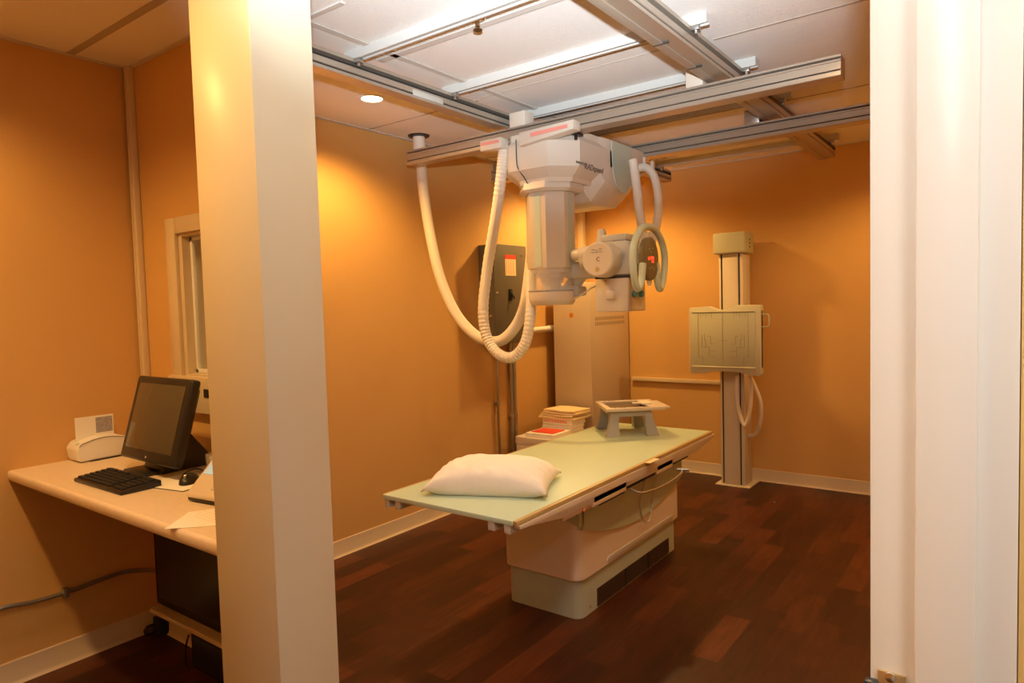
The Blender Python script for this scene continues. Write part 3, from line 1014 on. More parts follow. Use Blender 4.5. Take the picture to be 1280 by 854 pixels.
c = MB().box(RX - .035, RX - .018, rc.y - .06, rc.y + .06, 1.70, 1.88, r=.01).box(hx + .17, RX - .02, rc.y - .02, rc.y + .05, 1.76, 1.82, r=.01)
obj('panel_mount', c, 'xgreenl', ch)
c = MB().box(RX + .011, RX + .014, rc.y - .01, rc.y + .032, 1.785, 1.80).box(RX + .011, RX + .014, rc.y - .04, rc.y - .02, 1.78, 1.797)
c.box(RX + .011, RX + .014, rc.y + .006, rc.y + .028, 1.766, 1.780)
obj('red_indicator', c, 'led', pn)
c = MB()
for (dy, dz) in ((-.02, .05), (.02, .055), (.0, .035), (-.02, -.055), (.01, -.05), (.03, -.06)):
    c.box(RX + .011, RX + .013, rc.y + dy - .005, rc.y + dy + .005, 1.79 + dz - .003, 1.79 + dz + .003)
obj('green_dots', c, 'ledg', pn)
for dz in (.125, -.128):
    c = MB().lathe([(.001, 0), (.02, 0), (.02, .012), (.001, .016)], (RX - .012, rc.y + .01, 1.79 + dz), 'x', n=18)
    obj('lock_button', c, 'xwhite', ch)

obj('trailing_cable', MB().tube([at(716, 374, 'y', 3.40), at(726, 369, 'y', 3.42), at(738, 361, 'y', 3.44), at(748, 356, 'y', 3.46)], .005, n=8, sub=5), 'hose', ck)
# cable hoses
pA = [(523, 150, 3.40), (526, 205, 3.41), (530, 245, 3.42), (539, 300, 3.43), (551, 350, 3.44), (571, 394, 3.45), (597, 421, 3.46), (622, 427, 3.48), (641, 413, 3.50), (655, 385, 3.53), (662, 340, 3.56), (665, 300, 3.58), (664, 250, 3.60)]
pa = [at(x, y, 'y', yy_) for x, y, yy_ in pA]
pa = [Vector((pa[1].x + 0.0, 3.40, ZC - 0.005))] + pa[1:]
t = thing('cable_hose', 'long ivory cable hose hanging from the ceiling in a deep loop to the crane', 'hose', (pa[0].x, 3.4, ZC))
obj('hose', MB().tube(pa, 0.036, n=14, sub=8), 'hose', t)
obj('ceiling_flange', MB().lathe([(.001, 0), (.075, 0), (.07, -.008), (.04, -.012), (.001, -.012)], (pa[0].x, 3.4, ZC)), 'blackp', t, label='dark ring where it enters the ceiling')
obj('ceiling_sleeve', MB().lathe([(.001, -.10), (.042, -.10), (.042, -.012), (.001, -.012)], (pa[0].x, 3.4, ZC)), 'hose', t)
pB = [(630, 181, 3.17), (629, 195, 3.18), (626, 225, 3.20), (620, 270, 3.23), (610, 330, 3.26), (604, 385, 3.25), (608, 420, 3.25), (621, 441, 3.25), (640, 447, 3.26), (656, 430, 3.27), (663, 395, 3.30), (664, 350, 3.36), (666, 310, 3.46), (672, 262, 3.52)]
pb = [at(x, y, 'y', yy_) for x, y, yy_ in pB]
t = obj('cable_hose', MB().tube(pb, 0.034, n=14, sub=14, ribs=0.0028), 'hose', smooth=20)
tag(t, 'ribbed ivory cable hose looping down in front of the electrical box', 'hose')
t = thing('hose_pair', 'pair of slim white hoses arching behind the crane control handle', 'hose', (-1.75, 3.8, 2.3))
pC = [at(*v, 'y', 3.72) for v in ((791, 200), (796, 235), (799, 262), (804, 292), (806, 318))]
obj('hose', MB().tube(pC, 0.027, n=12, sub=10), 'hose', t)
pD = [at(*v, 'y', 3.80) for v in ((790, 214), (806, 209), (818, 222), (823, 250), (821, 280), (814, 305), (806, 325))]
obj('hose', MB().tube(pD, 0.025, n=12, sub=10), 'hose', t)
c = MB()
for v in ((806, 207), (816, 212)):
    q = at(*v, 'y', 3.80)
    c.box(q.x - .008, q.x + .008, 3.785, 3.815, q.z - .03, q.z + .05, r=.003)
obj('hanger_strap', c, 'xwhite', t)

# ------------------------------------------------------------------ electrical box and conduits on the left wall
eb = thing('electrical_box', 'dark grey electrical panel box on the left wall behind the hoses', 'electrical box', (XL, 4.4, 1.3))
EY0, EY1, EZ0, EZ1, EXF = 4.17, 4.60, 1.255, 2.04, -3.25
obj('enclosure', MB().box(XL + .001, EXF - .012, EY0, EY1, EZ0, EZ1, r=.004), 'panelbox', eb)
ed = obj('door', MB().box(EXF - .012, EXF, EY0 - .003, EY1 + .003, EZ0 - .003, EZ1 + .003, r=.004), 'panelbox', eb)
q0, q1 = at(631, 319, 'x', EXF), at(645, 345, 'x', EXF)
obj('warning_label', MB().box(EXF, EXF + .0015, q0.y, q1.y, q1.z, q0.z), 'manila', ed)
obj('warning_label', MB().box(EXF, EXF + .002, q0.y, q1.y, q0.z - .03, q0.z + .004), 'redb', ed, label='red heading of the label')
c = MB()
for k in range(4):
    y = q0.y + .012 + k * (q1.y - q0.y - .02) / 4
    c.box(EXF, EXF + .002, y, y + .006, q1.z + .01, q0.z - .036)
obj('label_text', c, 'red', ed)
q = at(638, 368, 'x', EXF)
c = MB().box(EXF, EXF + .012, q.y - .02, q.y + .02, q.z - .05, q.z + .045, r=.004).cyl((EXF + .006, q.y, q.z + .02), (EXF + .035, q.y + .01, q.z - .035), .009, n=10)
obj('door_handle', c, 'blackp', ed)
for v in ((621, 366), (613, 395), (652, 319)):
    q = at(*v, 'x', EXF)
    obj('door_stud', MB().lathe([(.001, 0), (.010, 0), (.008, .008), (.001, .01)], (EXF - .001, q.y, q.z), 'x', n=12), 'chrome', ed)
for (y, zt, rr, lb, cz) in ((4.335, EZ0, .012, 'thin steel conduit running down from the electrical box, left of the thicker pair', .75),
                            (4.52, EZ0, .016, 'steel conduit dropping from the electrical box, left one of the close pair', .62),
                            (4.60 - .035, EZ0, .018, 'steel conduit dropping from the electrical box, right one of the close pair', .62)):
    t = thing('conduit', lb, 'conduit', (XL + .03, y, 0), group='conduits below the electrical box')
    obj('pipe', MB().cyl((XL + .03, y, 0.0), (XL + .03, y, zt), rr, n=14), 'steel', t)
    obj('pipe_clamp', MB().box(XL, XL + .045, y - .02, y + .02, cz, cz + .02, r=.003).cyl((XL + .03, y, cz - .005), (XL + .03, y, cz + .025), rr + .004, n=14), 'steel', t)
t = thing('wall_pipe', 'short white pipe on the left wall between electrical box and cabinet', 'pipe', (XL + .04, 4.85, 1.335))
c = MB().tube([(XL + .04, 4.605, 1.30), (XL + .04, 4.70, 1.315), (XL + .04, 4.80, 1.335), (XL + .04, 5.16, 1.34)], .024, n=14, sub=4)
obj('pipe', c, 'white', t)
obj('pipe_coupling', MB().cyl((XL + .04, 5.10, 1.34), (XL + .04, 5.155, 1.34), .03, n=14), 'white', t)
t = thing('wall_socket', 'small grey box high on the left wall near the crane', 'wall box', (XL, 3.9, 2.38))
q0 = at(618, 214, 'x', XL)
obj('socket_body', MB().box(XL, XL + .04, q0.y - .02, q0.y + .055, q0.z - .05, q0.z + .05, r=.004), 'steel', t)
obj('socket_face', MB().box(XL + .04, XL + .044, q0.y - .005, q0.y + .04, q0.z - .03, q0.z + .03, r=.001), 'panelbox', t)

# ------------------------------------------------------------------ generator cabinet
cb = thing('generator_cabinet', 'tall beige metal cabinet in the far left corner behind the table', 'cabinet', (-3.12, 5.4, 0))
GX0, GX1, GY0, GY1 = -3.31, -2.925, 5.085, 5.80
GZ = at(741, 353, 'x', GX1).z
obj('body', MB().box(GX0, GX1, GY0 + .012, GY1, 0.0, GZ, r=.004), 'cab', cb)
fd = obj('door', MB().box(GX0 + .002, GX1 - .002, GY0, GY0 + .013, .04, GZ - .006, r=.004), 'cab', cb)
q = at(714, 394, 'y', GY0)
obj('round_sticker', MB().lathe([(.001, 0), (.022, 0), (.022, -.001), (.001, -.001)], (q.x, GY0, q.z), 'y', n=16), 'orange', fd, label='orange dot sticker')
c = MB()
for zz in (1.405, 1.36):
    for k in range(18):
        y = GY0 + .08 + k * .031
        c.box(GX1 - .001, GX1 + .0015, y, y + .014, zz, zz + .03)
obj('vent_slots', c, 'ventc', cb)
# carton, folders and envelopes between table and cabinet
BX0, BX1, BY0, BY1 = -3.27, -2.72, 4.42, 4.95
q = at(650, 546, 'y', BY0)
bz = q.z
t = thing('carton', 'white carton on the floor behind the table carrying papers and binders', 'box', (-3.0, 4.7, 0))
obj('body', MB().box(BX0, BX1, BY0, BY1, 0, bz - .06, r=.004), 'kraft', t)
obj('lid', MB().box(BX0 - .006, BX1 + .006, BY0 - .006, BY1 + .006, bz - .06, bz, r=.004), 'kraft', t)
obj('hand_hole', MB().box(-3.04, -2.95, BY0 - .002, BY0 + .002, bz - .13, bz - .105, r=.0), 'ink', t)


def flat(name, px0, px1, y0, dep, z0, h, m, label, cat, rot=0, parts=None, grp=None):
    w_ = px1 - px0
    o = thing(name, label, cat, ((px0 + px1) / 2, y0 + dep / 2, z0), math.radians(rot), grp)
    obj('cover', MB().box(-w_ / 2, w_ / 2, -dep / 2, dep / 2, 0, h * .18, r=.001).box(-w_ / 2, w_ / 2, -dep / 2, dep / 2, h * .82, h, r=.001).box(-w_ / 2, -w_ / 2 + .004, -dep / 2, dep / 2, 0, h), m, o, local=True)
    obj('pages', MB().box(-w_ / 2 + .004, w_ / 2 - .004, -dep / 2 + .003, dep / 2 - .003, h * .18, h * .82), 'paper', o, local=True)
    return o


a0, a1 = at(657, 545, 'y', 4.45).x, at(692, 549, 'y', 4.45).x
flat('binder', a0, a1, 4.45, .26, bz + .001, .032, 'paper', 'white binder on the carton, under the red sheet', 'binder', 0)
o = obj('red_sheet', MB().box(a0 + .03, a1 - .03, 4.49, 4.67, bz + .034, bz + .04, r=.002), 'redb')
tag(o, 'bright red folder lying on the white binder on the carton', 'folder')
b0 = at(676, 530, 'y', 4.72).x
b1 = at(712, 536, 'y', 4.72).x
z_ = bz + .001
for k, (h, m, lb) in enumerate(((.03, 'paper', 'pale folder at the bottom of the stack beneath the envelopes'),
                                (.028, 'kraft', 'second folder from the bottom of the stack beneath the envelopes'),
                                (.05, 'paper', 'thick white binder with pink lettering on its spine, under the envelopes'))):
    o = flat('binder', b0 + .004 * k, b1 + .006 * k, 4.73 + .006 * k, .22, z_, h, m, lb, 'binder', (-2, 1, -1)[k], grp='binders and folders on the carton')
    if k == 2:
        c = MB()
        for i in range(9):
            c.box(-.13 + i * .026, -.112 + i * .026, -.1115, -.1095, .018, .032)
        obj('spine_lettering', c, 'red', o, local=True)
    z_ += h + .001


def envelope(x0, x1, y0, dep, z0, rot, label, sag):
    bm = bmesh.new()
    n = 12
    w_ = x1 - x0
    g_ = [[None] * (n + 1) for _ in range(n + 1)]
    h_ = [[None] * (n + 1) for _ in range(n + 1)]
    for i in range(n + 1):
        for j in range(n + 1):
            u, v = i / n - .5, j / n - .5
            z = .0022 + .0022 * math.sin(7 * u + 5 * v)
            z = max(0.0, z)
            g_[i][j] = bm.verts.new((u * w_, v * dep, z + .013))
            h_[i][j] = bm.verts.new((u * w_, v * dep, z))
    for i in range(n):
        for j in range(n):
            bm.faces.new((g_[i][j], g_[i + 1][j], g_[i + 1][j + 1], g_[i][j + 1]))
            bm.faces.new((h_[i][j], h_[i][j + 1], h_[i + 1][j + 1], h_[i + 1][j]))
    for i in range(n):
        bm.faces.new((g_[i][0], h_[i][0], h_[i + 1][0], g_[i + 1][0]))
        bm.faces.new((g_[i][n], g_[i + 1][n], h_[i + 1][n], h_[i][n]))
        bm.faces.new((g_[0][i], g_[0][i + 1], h_[0][i + 1], h_[0][i]))
        bm.faces.new((g_[n][i], h_[n][i], h_[n][i + 1], g_[n][i + 1]))
    bmesh.ops.recalc_face_normals(bm, faces=bm.faces[:])
    me = bpy.data.meshes.new('envelope')
    bm.to_mesh(me)
    bm.free()
    me.materials.append(W['manila'])
    o = bpy.data.objects.new('envelope', me)
    COL.objects.link(o)
    o.location = ((x0 + x1) / 2, y0 + dep / 2, z0)
    o.rotation_euler = (0, 0, math.radians(rot))
    return tag(o, label, 'envelope', 'manila envelopes on top of the binder stack')


for k, lb in enumerate(('lowest manila envelope, resting on the thick white binder', 'second manila envelope from the bottom, slightly askew',
                        'manila envelope just under the topmost one', 'topmost manila envelope on the stack behind the table')):
    envelope(b0 - .02 + .012 * k, b1 + .04 + (.02, -.01, .015, 0)[k], 4.72 + .008 * k, .25, z_ + .0182 * k, (2, -3, 1, -2)[k], lb, .006)

# ------------------------------------------------------------------ wall stand
ws = thing('wall_bucky_stand', 'upright wall bucky stand with sage square detector panel on a beige column', 'x-ray wall stand', (-1.84, 5.62, 0))
SX0, SX1, SY0, SY1 = -1.955, -1.758, 5.53, 5.72
SZ = 1.93
obj('base_plate', MB().box(SX0 - .045, SX1 + .045, SY0 - .02, SY1 + .07, 0, .012, r=.003), 'standw', ws)
obj('column', MB().box(SX0, SX1, SY0, SY1, .012, SZ, r=.004), 'standw', ws)
c = MB().box(SX0 + .018, SX0 + .028, SY0 - .002, SY0 + .002, .02, SZ - .002).box(SX1 - .035, SX1 - .025, SY0 - .002, SY0 + .002, .02, SZ - .002)
obj('track_slot', c, 'blackm', ws)
obj('track_face', MB().box(SX0 + .034, SX1 - .041, SY0 - .006, SY0 + .001, .02, SZ - .002, r=.002), 'standw', ws)
c = MB().box(SX0 - .035, SX1 + .03, SY0 - .035, SY1 + .01, SZ, SZ + .17, r=.012, seg=3)
hc = obj('head_cover', c, 'bucket', ws)
c = MB()
for k in range(3):
    c.cyl((SX1 + .028, SY0 + .08, SZ + .05 + k * .03), (SX1 + .034, SY0 + .08, SZ + .05 + k * .03), .007, n=8)
obj('screw', c, 'ink', hc)
obj('wall_bracket', MB().box(SX0 + .03, SX1 - .03, SY1, YB, 1.80, 1.88, r=.003), 'steel', ws)
obj('panel_carriage', MB().box(SX0 - .01, SX1 + .01, SY0 - .06, SY0 - .008, 1.05, 1.38, r=.006), 'bucket', ws)
PYF = 5.36
pxa, pxb = at(861.5, 425, 'y', PYF).x, at(951, 425, 'y', PYF).x
pzb, pzt = at(905, 468, 'y', PYF).z, at(905, 383, 'y', PYF).z
mx_ = (pxa + pxb) / 2 - .005


def bucky_outline(z_arch=.03, notch=.028):
    pts = [(pxa + .01, pzb + .0), (mx_ - .17, pzb)]
    for k in range(9):
        a = PI * k / 8
        pts.append((mx_ + .02 - .17 * math.cos(a), pzb + z_arch * .8 * math.sin(a)))
    pts += [(pxb - .012, pzb - .004), (pxb, pzb + .01), (pxb, pzt - .004), (pxb - .012, pzt + .004)]
    pts += [(mx_ + .10, pzt + .008), (mx_ + .055, pzt - notch * .7), (mx_ + .02, pzt - notch), (mx_ - .04, pzt - notch), (mx_ - .08, pzt - notch * .5), (mx_ - .12, pzt + .002)]
    pts += [(pxa + .012, pzt - .006), (pxa, pzt - .02), (pxa, pzb + .012)]
    return pts


pn = obj('detector_panel', MB().prism(bucky_outline(), 'y', PYF, PYF + .075, r=.004), 'bucket2', ws)
obj('panel_face', MB().box(pxa + .03, pxb - .045, PYF - .004, PYF + .002, pzb + .06, pzt - .045, r=.003), 'bucket', pn)
obj('ledge_strip', MB().box(pxa + .025, pxb - .04, PYF - .01, PYF, pzb + .052, pzb + .062, r=.003).box(pxa + .025, pxb - .04, PYF - .008, PYF, pzt - .046, pzt - .04, r=.002), 'bucket2', pn)
obj('side_slot', MB().box(pxb - .001, pxb + .002, PYF + .02, PYF + .05, pzb + .06, pzt - .04), 'ink', pn)
obj('tray_handle', MB().tube([(pxb, PYF + .035, pzt - .07), (pxb + .045, PYF + .035, pzt - .075), (pxb + .052, PYF + .035, pzt - .12), (pxb + .045, PYF + .035, pzt - .165), (pxb, PYF + .035, pzt - .17)], .007, n=10, sub=6), 'bucket2', pn)
obj('status_light', MB().cyl((pxb - .045, PYF - .003, pzb + .03), (pxb - .045, PYF + .002, pzb + .03), .006, n=12), 'redb', pn)


def seg(mb, x, z, x2, z2, w_=.0022):
    """line on the detector face, u,v in the crop of the face: x 0..1 from left, z 0..1 from the bottom"""
    fx0, fx1, fz0, fz1 = pxa + .03, pxb - .045, pzb + .06, pzt - .045
    X1_, X2_ = fx0 + (fx1 - fx0) * x, fx0 + (fx1 - fx0) * x2
    Z1_, Z2_ = fz0 + (fz1 - fz0) * z, fz0 + (fz1 - fz0) * z2
    mb.box(min(X1_, X2_) - w_ / 2, max(X1_, X2_) + w_ / 2, PYF - .0052, PYF - .0038, min(Z1_, Z2_) - w_ / 2, max(Z1_, Z2_) + w_ / 2)


c = MB()
seg(c, .5, 0, .5, 1)
seg(c, .44, .48, .56, .48)
for s_ in (-1, 1):
    f = lambda v: .5 + s_ * v
    pl_ = [(.40, 1), (.40, .18), (.33, .18), (.33, .02), (0, .02)]
    for (a_, z1_), (b_, z2_) in zip(pl_, pl_[1:]):
        seg(c, f(a_), z1_, f(b_), z2_)
    pl_ = [(.30, .58), (.30, .42), (.33, .42)]
    pl_ = [(.30, .60), (.30, .50), (.28, .50), (.28, .36), (.22, .36), (.22, .18), (.12, .18)]
    for (a_, z1_), (b_, z2_) in zip(pl_, pl_[1:]):
        seg(c, f(a_), z1_, f(b_), z2_)
    for (a_, z1_, b_, z2_) in ((.34, .58, .34, .36), (.34, .36, .28, .36), (.26, .56, .20, .56), (.20, .56, .20, .42), (.20, .42, .14, .42), (.22, .29, .12, .29)):
        seg(c, f(a_), z1_, f(b_), z2_)
    for k in range(5):
        seg(c, f(.36 - .045 * k), 1, f(.36 - .045 * k), .94 if k % 2 else .90)
obj('alignment_lines', c, 'lineink', pn)
for k, (px_, lb) in enumerate((([(922, 470, 5.50), (921, 492, 5.47), (924, 515, 5.46), (931, 532, 5.46), (937, 515, 5.46), (939, 492, 5.46), (938, 472, 5.47)], 'inner'),
                              ([(937, 470, 5.50), (944, 484, 5.52), (951, 505, 5.54), (950, 530, 5.57), (944, 543, 5.60), (934, 545, 5.63), (926, 545, 5.66)], 'outer'))):
    pp = [at(*v) for v in [(a_, b_, 'y', y_) for a_, b_, y_ in px_]]
    obj('cable_hose', MB().tube(pp, .016, n=10, sub=8), 'hose', ws)

# ------------------------------------------------------------------ counter and what stands on it
CT, CF = 0.915, 0.985
cp = [(XL, CF), (pxl, CF), (pxl, 1.12), (-2.245, YW - .002), (XL, YW - .002)]
ct = thing('counter', 'cream speckled laminate counter fixed between the left wall and the pillar', 'counter', (-2.6, 1.3, CT - .045))
prof = [(CF + .012, CT), (CF + .004, CT - .003), (CF, CT - .011), (CF, CT - .034), (CF + .005, CT - .042), (CF + .013, CT - .043)]
c = MB().prism([(XL, CF + .012), (pxl, CF + .012), (pxl, 1.12), (-2.245, YW - .002), (XL, YW - .002)], 'z', CT - .043, CT)
c.prism([(a_, b_) for a_, b_ in prof], 'x', XL, pxl)
obj('worktop', c, 'counter', ct, smooth=50)
obj('support_cleat', MB().box(XL, XL + .02, CF + .10, YW - .02, CT - .085, CT - .044).box(XL, -2.3, YW - .022, YW - .002, CT - .085, CT - .044), 'cream', ct)


def onc(px_, py_, z=CT):
    return at(px_, py_, 'z', z)


# monitor
bl, br_, tr_, tl_ = at(147, 572, 'y', 1.25), at(221, 585, 'y', 1.25), at(236, 475, 'y', 1.345), at(174, 468, 'y', 1.345)
mon = thing('monitor', 'black flat monitor tilted back on a wedge stand on the counter', 'monitor', ((bl.x + br_.x) / 2, 1.33, CT))
cx_, cz_, cy_ = (bl.x + br_.x + tr_.x + tl_.x) / 4, (bl.z + tr_.z + tl_.z + br_.z) / 4, 1.2975
wm = ((br_.x - bl.x) + (tr_.x - tl_.x)) / 2 * .985
hm = math.hypot((tr_.z + tl_.z - bl.z - br_.z) / 2, .095)
tilt = math.atan2(.095, (tr_.z + tl_.z - bl.z - br_.z) / 2)
Rm = Matrix.Rotation(-tilt, 3, 'X')


def tilted(mb, c0):
    for v in mb.bm.verts:
        v.co = Rm @ v.co + Vector(c0)
    return mb


c0 = (cx_, cy_, cz_)
obj('bezel', tilted(MB().box(-wm / 2, wm / 2, 0, .042, -hm / 2, hm / 2, r=.012, seg=3), c0), 'blackp', mon)
obj('screen', tilted(MB().box(-wm / 2 + .035, wm / 2 - .033, -.0015, .01, -hm / 2 + .045, hm / 2 - .03, r=.001), c0), 'screen', mon)
obj('rear_shell', tilted(MB().box(-wm / 2 + .03, wm / 2 - .03, .042, .062, -hm / 2 + .03, hm / 2 - .03, r=.01), c0), 'blackp', mon)
obj('power_mark', tilted(MB().cyl((0.0, -.001, -hm / 2 + .02), (0, .001, -hm / 2 + .02), .005, n=12), c0), 'xgrey', mon)
sx0, sx1 = cx_ - .13, at(254, 588, 'y', 1.47).x
c = MB().prism([(1.30, CT), (1.50, CT), (1.52, CT + .03), (1.36, CT + .235), (1.33, CT + .235), (1.315, CT + .06)], 'x', sx0, sx1, r=.01, seg=3)
obj('stand', c, 'blackp', mon)
c = MB().box(sx0 - .03, sx1 - .02, 1.235, 1.46, CT, CT + .016, r=.007, seg=3)
obj('stand_foot', c, 'blackp', mon)
# keyboard
k0, k1, k3 = onc(93, 602), onc(152, 620), onc(134, 590)
kb = thing('keyboard', 'black keyboard on the counter in front of the monitor', 'keyboard', ((k0.x + k1.x) / 2, (k0.y + k3.y) / 2, CT), math.atan2(k1.y - k0.y, k1.x - k0.x))
kw, kd = (k1 - k0).length, (k3.y - k0.y) * 1.02
obj('body', MB().prism([(-kd / 2, 0), (-kd / 2, .014), (kd / 2, .026), (kd / 2, 0)], 'x', -kw / 2, kw / 2, r=.004), 'blackp', kb, local=True)
c = MB()
cols, rows = 19, 6
for r_i in range(rows):
    for ci in range(cols):
        if r_i == 5 and ci % 5 == 4:
            continue
        if ci == 14:
            continue
        x = -kw / 2 + .012 + ci * (kw - .024) / cols
        y = -kd / 2 + .012 + r_i * (kd - .024) / rows
        z = .014 + .012 * (y + kd / 2) / kd
        c.box(x, x + (kw - .024) / cols * .84, y, y + (kd - .024) / rows * .82, z - .003, z + .007, r=.0015, seg=1)
obj('keys', c, 'blackm', kb, local=True)
# mouse and mat
q = onc(222, 606)
m0 = onc(187, 611)
mt = thing('mouse_mat', 'thin white mouse mat with dark edge between keyboard and phone', 'mouse mat', (q.x, q.y + .02, CT), math.radians(12))
obj('mat_surface', MB().box(-.13, .105, -.085, .10, .0015, .0035, r=.001), 'paper', mt, local=True)
obj('mat_backing', MB().box(-.133, .108, -.088, .103, 0, .0018), 'blackp', mt, local=True)
ms = thing('computer_mouse', 'black computer mouse on the white mat', 'mouse', (q.x + .02, q.y + .035, CT + .0035), math.radians(40))
c = MB().sphere((0, 0, .002), .033, .055, .034, n=24)
for v in c.bm.verts:
    v.co.z = max(0, v.co.z)
obj('shell', c, 'blackp', ms, local=True)
c = MB().cyl((-.004, -.03, .030), (.004, -.03, .030), .008, n=14)
obj('scroll_wheel', c, 'steel', ms, local=True)
c = MB().tube([at(226, 600, 'z', CT + .01), at(231, 592, 'z', CT + .008), at(245, 586, 'z', CT + .008), at(258, 590, 'z', CT + .008)], .0028, n=8, sub=5)
tag(obj('mouse_cable', c, 'blackp'), 'thin black cable trailing behind the mouse', 'cable')
# phone
ph0, ph1 = onc(232, 627), onc(272, 630)
ph = thing('desk_phone', 'cream desk phone with a blue display against the pillar', 'phone', (ph0.x + .095, ph0.y + .118, CT), math.radians(8))
pw_ = .21
obj('base', MB().prism([(-.10, .004), (-.10, .016), (.02, .03), (.10, .03), (.11, .004)], 'x', -pw_ / 2, pw_ / 2, r=.004), 'blackp', ph, local=True)
body = obj('body', MB().prism([(-.105, .014), (-.108, .028), (.03, .150), (.07, .158), (.09, .14), (.09, .03)], 'x', -pw_ / 2, pw_ / 2, r=.008, seg=3), 'xwhite', ph, local=True)
th = math.atan2(.122, .138)
Rp = Matrix.Rotation(th, 3, 'X')
c = MB().box(-.088, .0, -.030, .034, -.001, .002)
for v in c.bm.verts:
    v.co = Rp @ v.co + Vector((0, -.022, .1045))
obj('display', c, 'lcd', body, local=True, label='pale blue lcd display')
c = MB().box(.055, .10, -.10, .08, 0, .025, r=.01, seg=3)
for v in c.bm.verts:
    v.co = Rp @ v.co + Vector((0, -.035, .096))
obj('handset', c, 'xwhite', ph, local=True)
c = MB()
for i in range(4):
    for j in range(3):
        c.box(-.02 + j * .024, -.004 + j * .024, -.085 + i * .013, -.077 + i * .013, -.001, .003)
for v in c.bm.verts:
    v.co = Rp @ v.co + Vector((.02, -.022, .1045))
obj('keypad', c, 'xgrey', ph, local=True)
# small clear cup by the pillar
q = onc(266, 590)
t = thing('clear_cup', 'small clear plastic holder behind the phone next to the pillar', 'cup', (q.x, q.y, CT))
c = MB().lathe([(.001, .0), (.022, 0), (.026, .075), (.024, .075), (.020, .004), (.001, .004)], (q.x, q.y, CT), n=20)
obj('cup_wall', c, 'clear', t)
obj('cup_contents', MB().box(q.x - .012, q.x + .012, q.y - .003, q.y + .003, CT + .005, CT + .06, r=.001), 'paper', t)
# paper sheet with a creased corner
A4 = [onc(206, 662), onc(236, 641), onc(285, 634), onc(285, 657)]
bm = MB().prism([(p.x, p.y) for p in A4], 'z', CT + .0006, CT + .0018)
o = obj('paper_sheet', bm, 'paper')
tag(o, 'loose white paper sheet at the counter edge beside the pillar', 'paper')
c = MB()
for i in range(4):
    v = .40 + i * .13
    p = (A4[0] * .45 + A4[3] * .55) * (1 - v) + (A4[1] * .45 + A4[2] * .55) * v
    c.box(p.x - .06, p.x + .06, p.y - .0008, p.y + .0008, CT + .0018, CT + .0022)
obj('typed_lines', c, 'kraft', o)
# label printer with a card
pr = thing('label_printer', 'white rounded label printer against the left wall with a card in it', 'printer', (-3.32, 1.28, CT))
px_f = -3.275
pya, pyb_ = at(97, 575, 'x', px_f).y, at(97, 575, 'x', px_f).y + .21
side = [(pya + .012, CT + .004), (pya + .003, CT + .02), (pya, CT + .06), (pya + .01, CT + .078)]
for k in range(8):
    s_ = k / 7
    side.append((pya + .02 + s_ * (pyb_ - pya - .03), CT + .080 + .026 * math.sin(PI * min(1, .1 + s_ * .75))))
side += [(pyb_, CT + .085), (pyb_, CT + .004)]
body = obj('body', MB().prism(side, 'x', XL + .015, px_f, r=.007, seg=3), 'white', pr)
c = MB()
top_l = [p for p in side[3:12]]
obj('lid_seam', MB().tube([(px_f + .0005, y, z - .006) for y, z in top_l], .0014, n=6), 'ink', body)
c = MB().prism([(pya + .05, CT), (pyb_ - .01, CT), (pyb_ - .01, CT + .008), (pya + .06, CT + .006)], 'x', px_f - .01, px_f + .002)
obj('foot', c, 'ink', body)
obj('foot', MB().box(XL + .03, px_f - .02, pya + .02, pyb_ - .02, CT, CT + .006), 'ink', body)
obj('green_button', MB().sphere((px_f - .03, pya + .02, CT + .082), .016, .012, .006), 'xgreenl', body)
cd0 = at(93, 523, 'x', -3.335)
cd1 = at(141, 517, 'x', -3.335)
o = thing('card', 'white card with a grey printed square standing in the label printer', 'card', (-3.335, (cd0.y + cd1.y) / 2, CT + .06))
c = MB().prism([(cd0.y, CT + .09), (cd0.y, cd0.z), (cd1.y, cd1.z), (cd1.y, CT + .09)], 'x', -3.336, -3.334)
obj('card_sheet', c, 'paper', o)
ym = cd0.y + (cd1.y - cd0.y) * .53
c = MB().box(-3.334, -3.3332, ym, cd1.y - .005, CT + .115, cd1.z - .008)
obj('printed_square', c, 'greyink', o)

# ------------------------------------------------------------------ under the counter
sh_y0 = 1.44
sx = at(187, 760, 'y', sh_y0)
sh = obj('ledge', MB().box(sx.x, -2.25, sh_y0, YW - .001, sx.z - .022, sx.z + .0, r=.004), 'cream')
tag(sh, 'low cream ledge on the booth wall under the counter', 'shelf')
t = thing('computer_tower', 'large flat black computer case on the ledge under the counter', 'computer', (-2.8, 1.53, sx.z))
c0_ = at(196, 752, 'y', 1.485)
obj('case', MB().box(c0_.x, -2.28, 1.485, YW - .001, sx.z + .001, .80, r=.006), 'blackm', t)
obj('front_panel', MB().box(c0_.x + .03, -2.32, 1.479, 1.486, sx.z + .04, .77, r=.003), 'blackp', t)
c = MB().box(c0_.x - .022, c0_.x - .004, 1.50, YW - .001, sx.z, CT - .09, r=.002)
tag(obj('side_panel', c, 'cream'), 'narrow cream upright board left of the black computer case', 'board')
q = at(247, 800, 'y', 1.49)
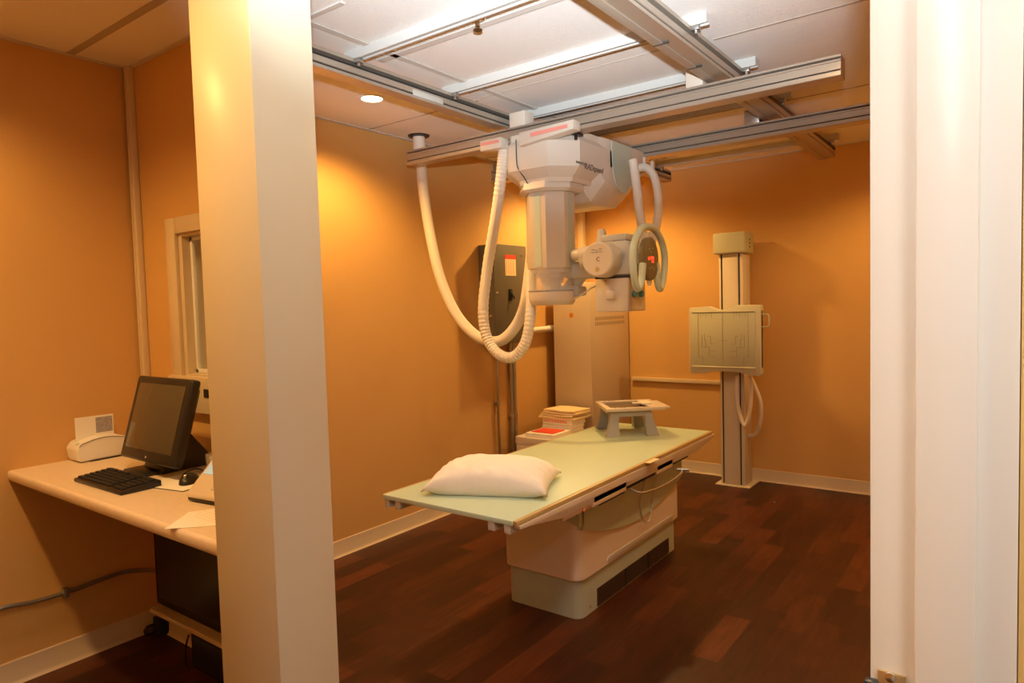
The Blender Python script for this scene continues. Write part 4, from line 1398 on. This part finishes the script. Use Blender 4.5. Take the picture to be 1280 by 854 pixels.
t = thing('battery_backup', 'small black box on the floor under the low ledge', 'power supply', (-2.65, 1.5, 0))
obj('case', MB().box(q.x, -2.35, 1.46, 1.545, 0, sx.z - .03, r=.006), 'blackm', t)
obj('front_trim', MB().box(q.x + .02, -2.4, 1.456, 1.461, .02, sx.z - .05, r=.002), 'blackp', t)
c = MB().tube([(q.x - .0, 1.452, .15), (q.x - .02, 1.448, .10), (q.x - .025, 1.445, .03), (q.x - .005, 1.44, .008)], .004, n=8, sub=6)
tag(obj('power_cable', c, 'blackp'), 'black cable hanging at the corner of the floor box', 'cable')
q = at(193, 788, 'z', 0.0)
t = thing('floor_plug', 'dark round plug-top device on the floor in the booth corner', 'plug', (q.x + .02, q.y - .01, 0))
obj('plug_ring', MB().lathe([(.001, 0), (.035, 0), (.038, .02), (.028, .035), (.02, .03), (.001, .03)], (q.x + .02, q.y - .02, 0), n=20), 'blackp', t)
obj('plug_block', MB().box(q.x + .03, q.x + .10, q.y - .02, q.y + .03, 0, .085, r=.006), 'blackm', t)
# conduit along the left wall of the booth
t = thing('conduit', 'thin brown conduit running low along the booth left wall', 'conduit', (XL + .02, 1.2, .32))
pp = [Vector((XL + .05, .55, .41)), Vector((XL + .022, .72, .385)), Vector((XL + .02, .84, .345)), at(8, 759, 'x', XL + .02), at(40, 753, 'x', XL + .02), at(82, 741, 'x', XL + .02), at(120, 727, 'x', XL + .02), at(152, 716, 'x', XL + .02), at(170, 713, 'x', XL + .025), at(192, 713, 'x', XL + .03)]
obj('pipe', MB().tube(pp, .010, n=12, sub=6), 'steel', t)
q = at(82, 741, 'x', XL + .02)
obj('pipe_clamp', MB().box(XL, XL + .035, q.y - .012, q.y + .012, q.z - .02, q.z + .02, r=.003), 'steel', t)

# ------------------------------------------------------------------ view
S.view_settings.view_transform = 'Standard'
S.view_settings.look = 'None'
S.view_settings.gamma = 1
S.view_settings.use_curve_mapping = False
S.view_settings.exposure = 0.0
S.cycles.use_denoising = True
S.cycles.max_bounces = 8
S.cycles.diffuse_bounces = 5
S.cycles.sample_clamp_indirect = 6
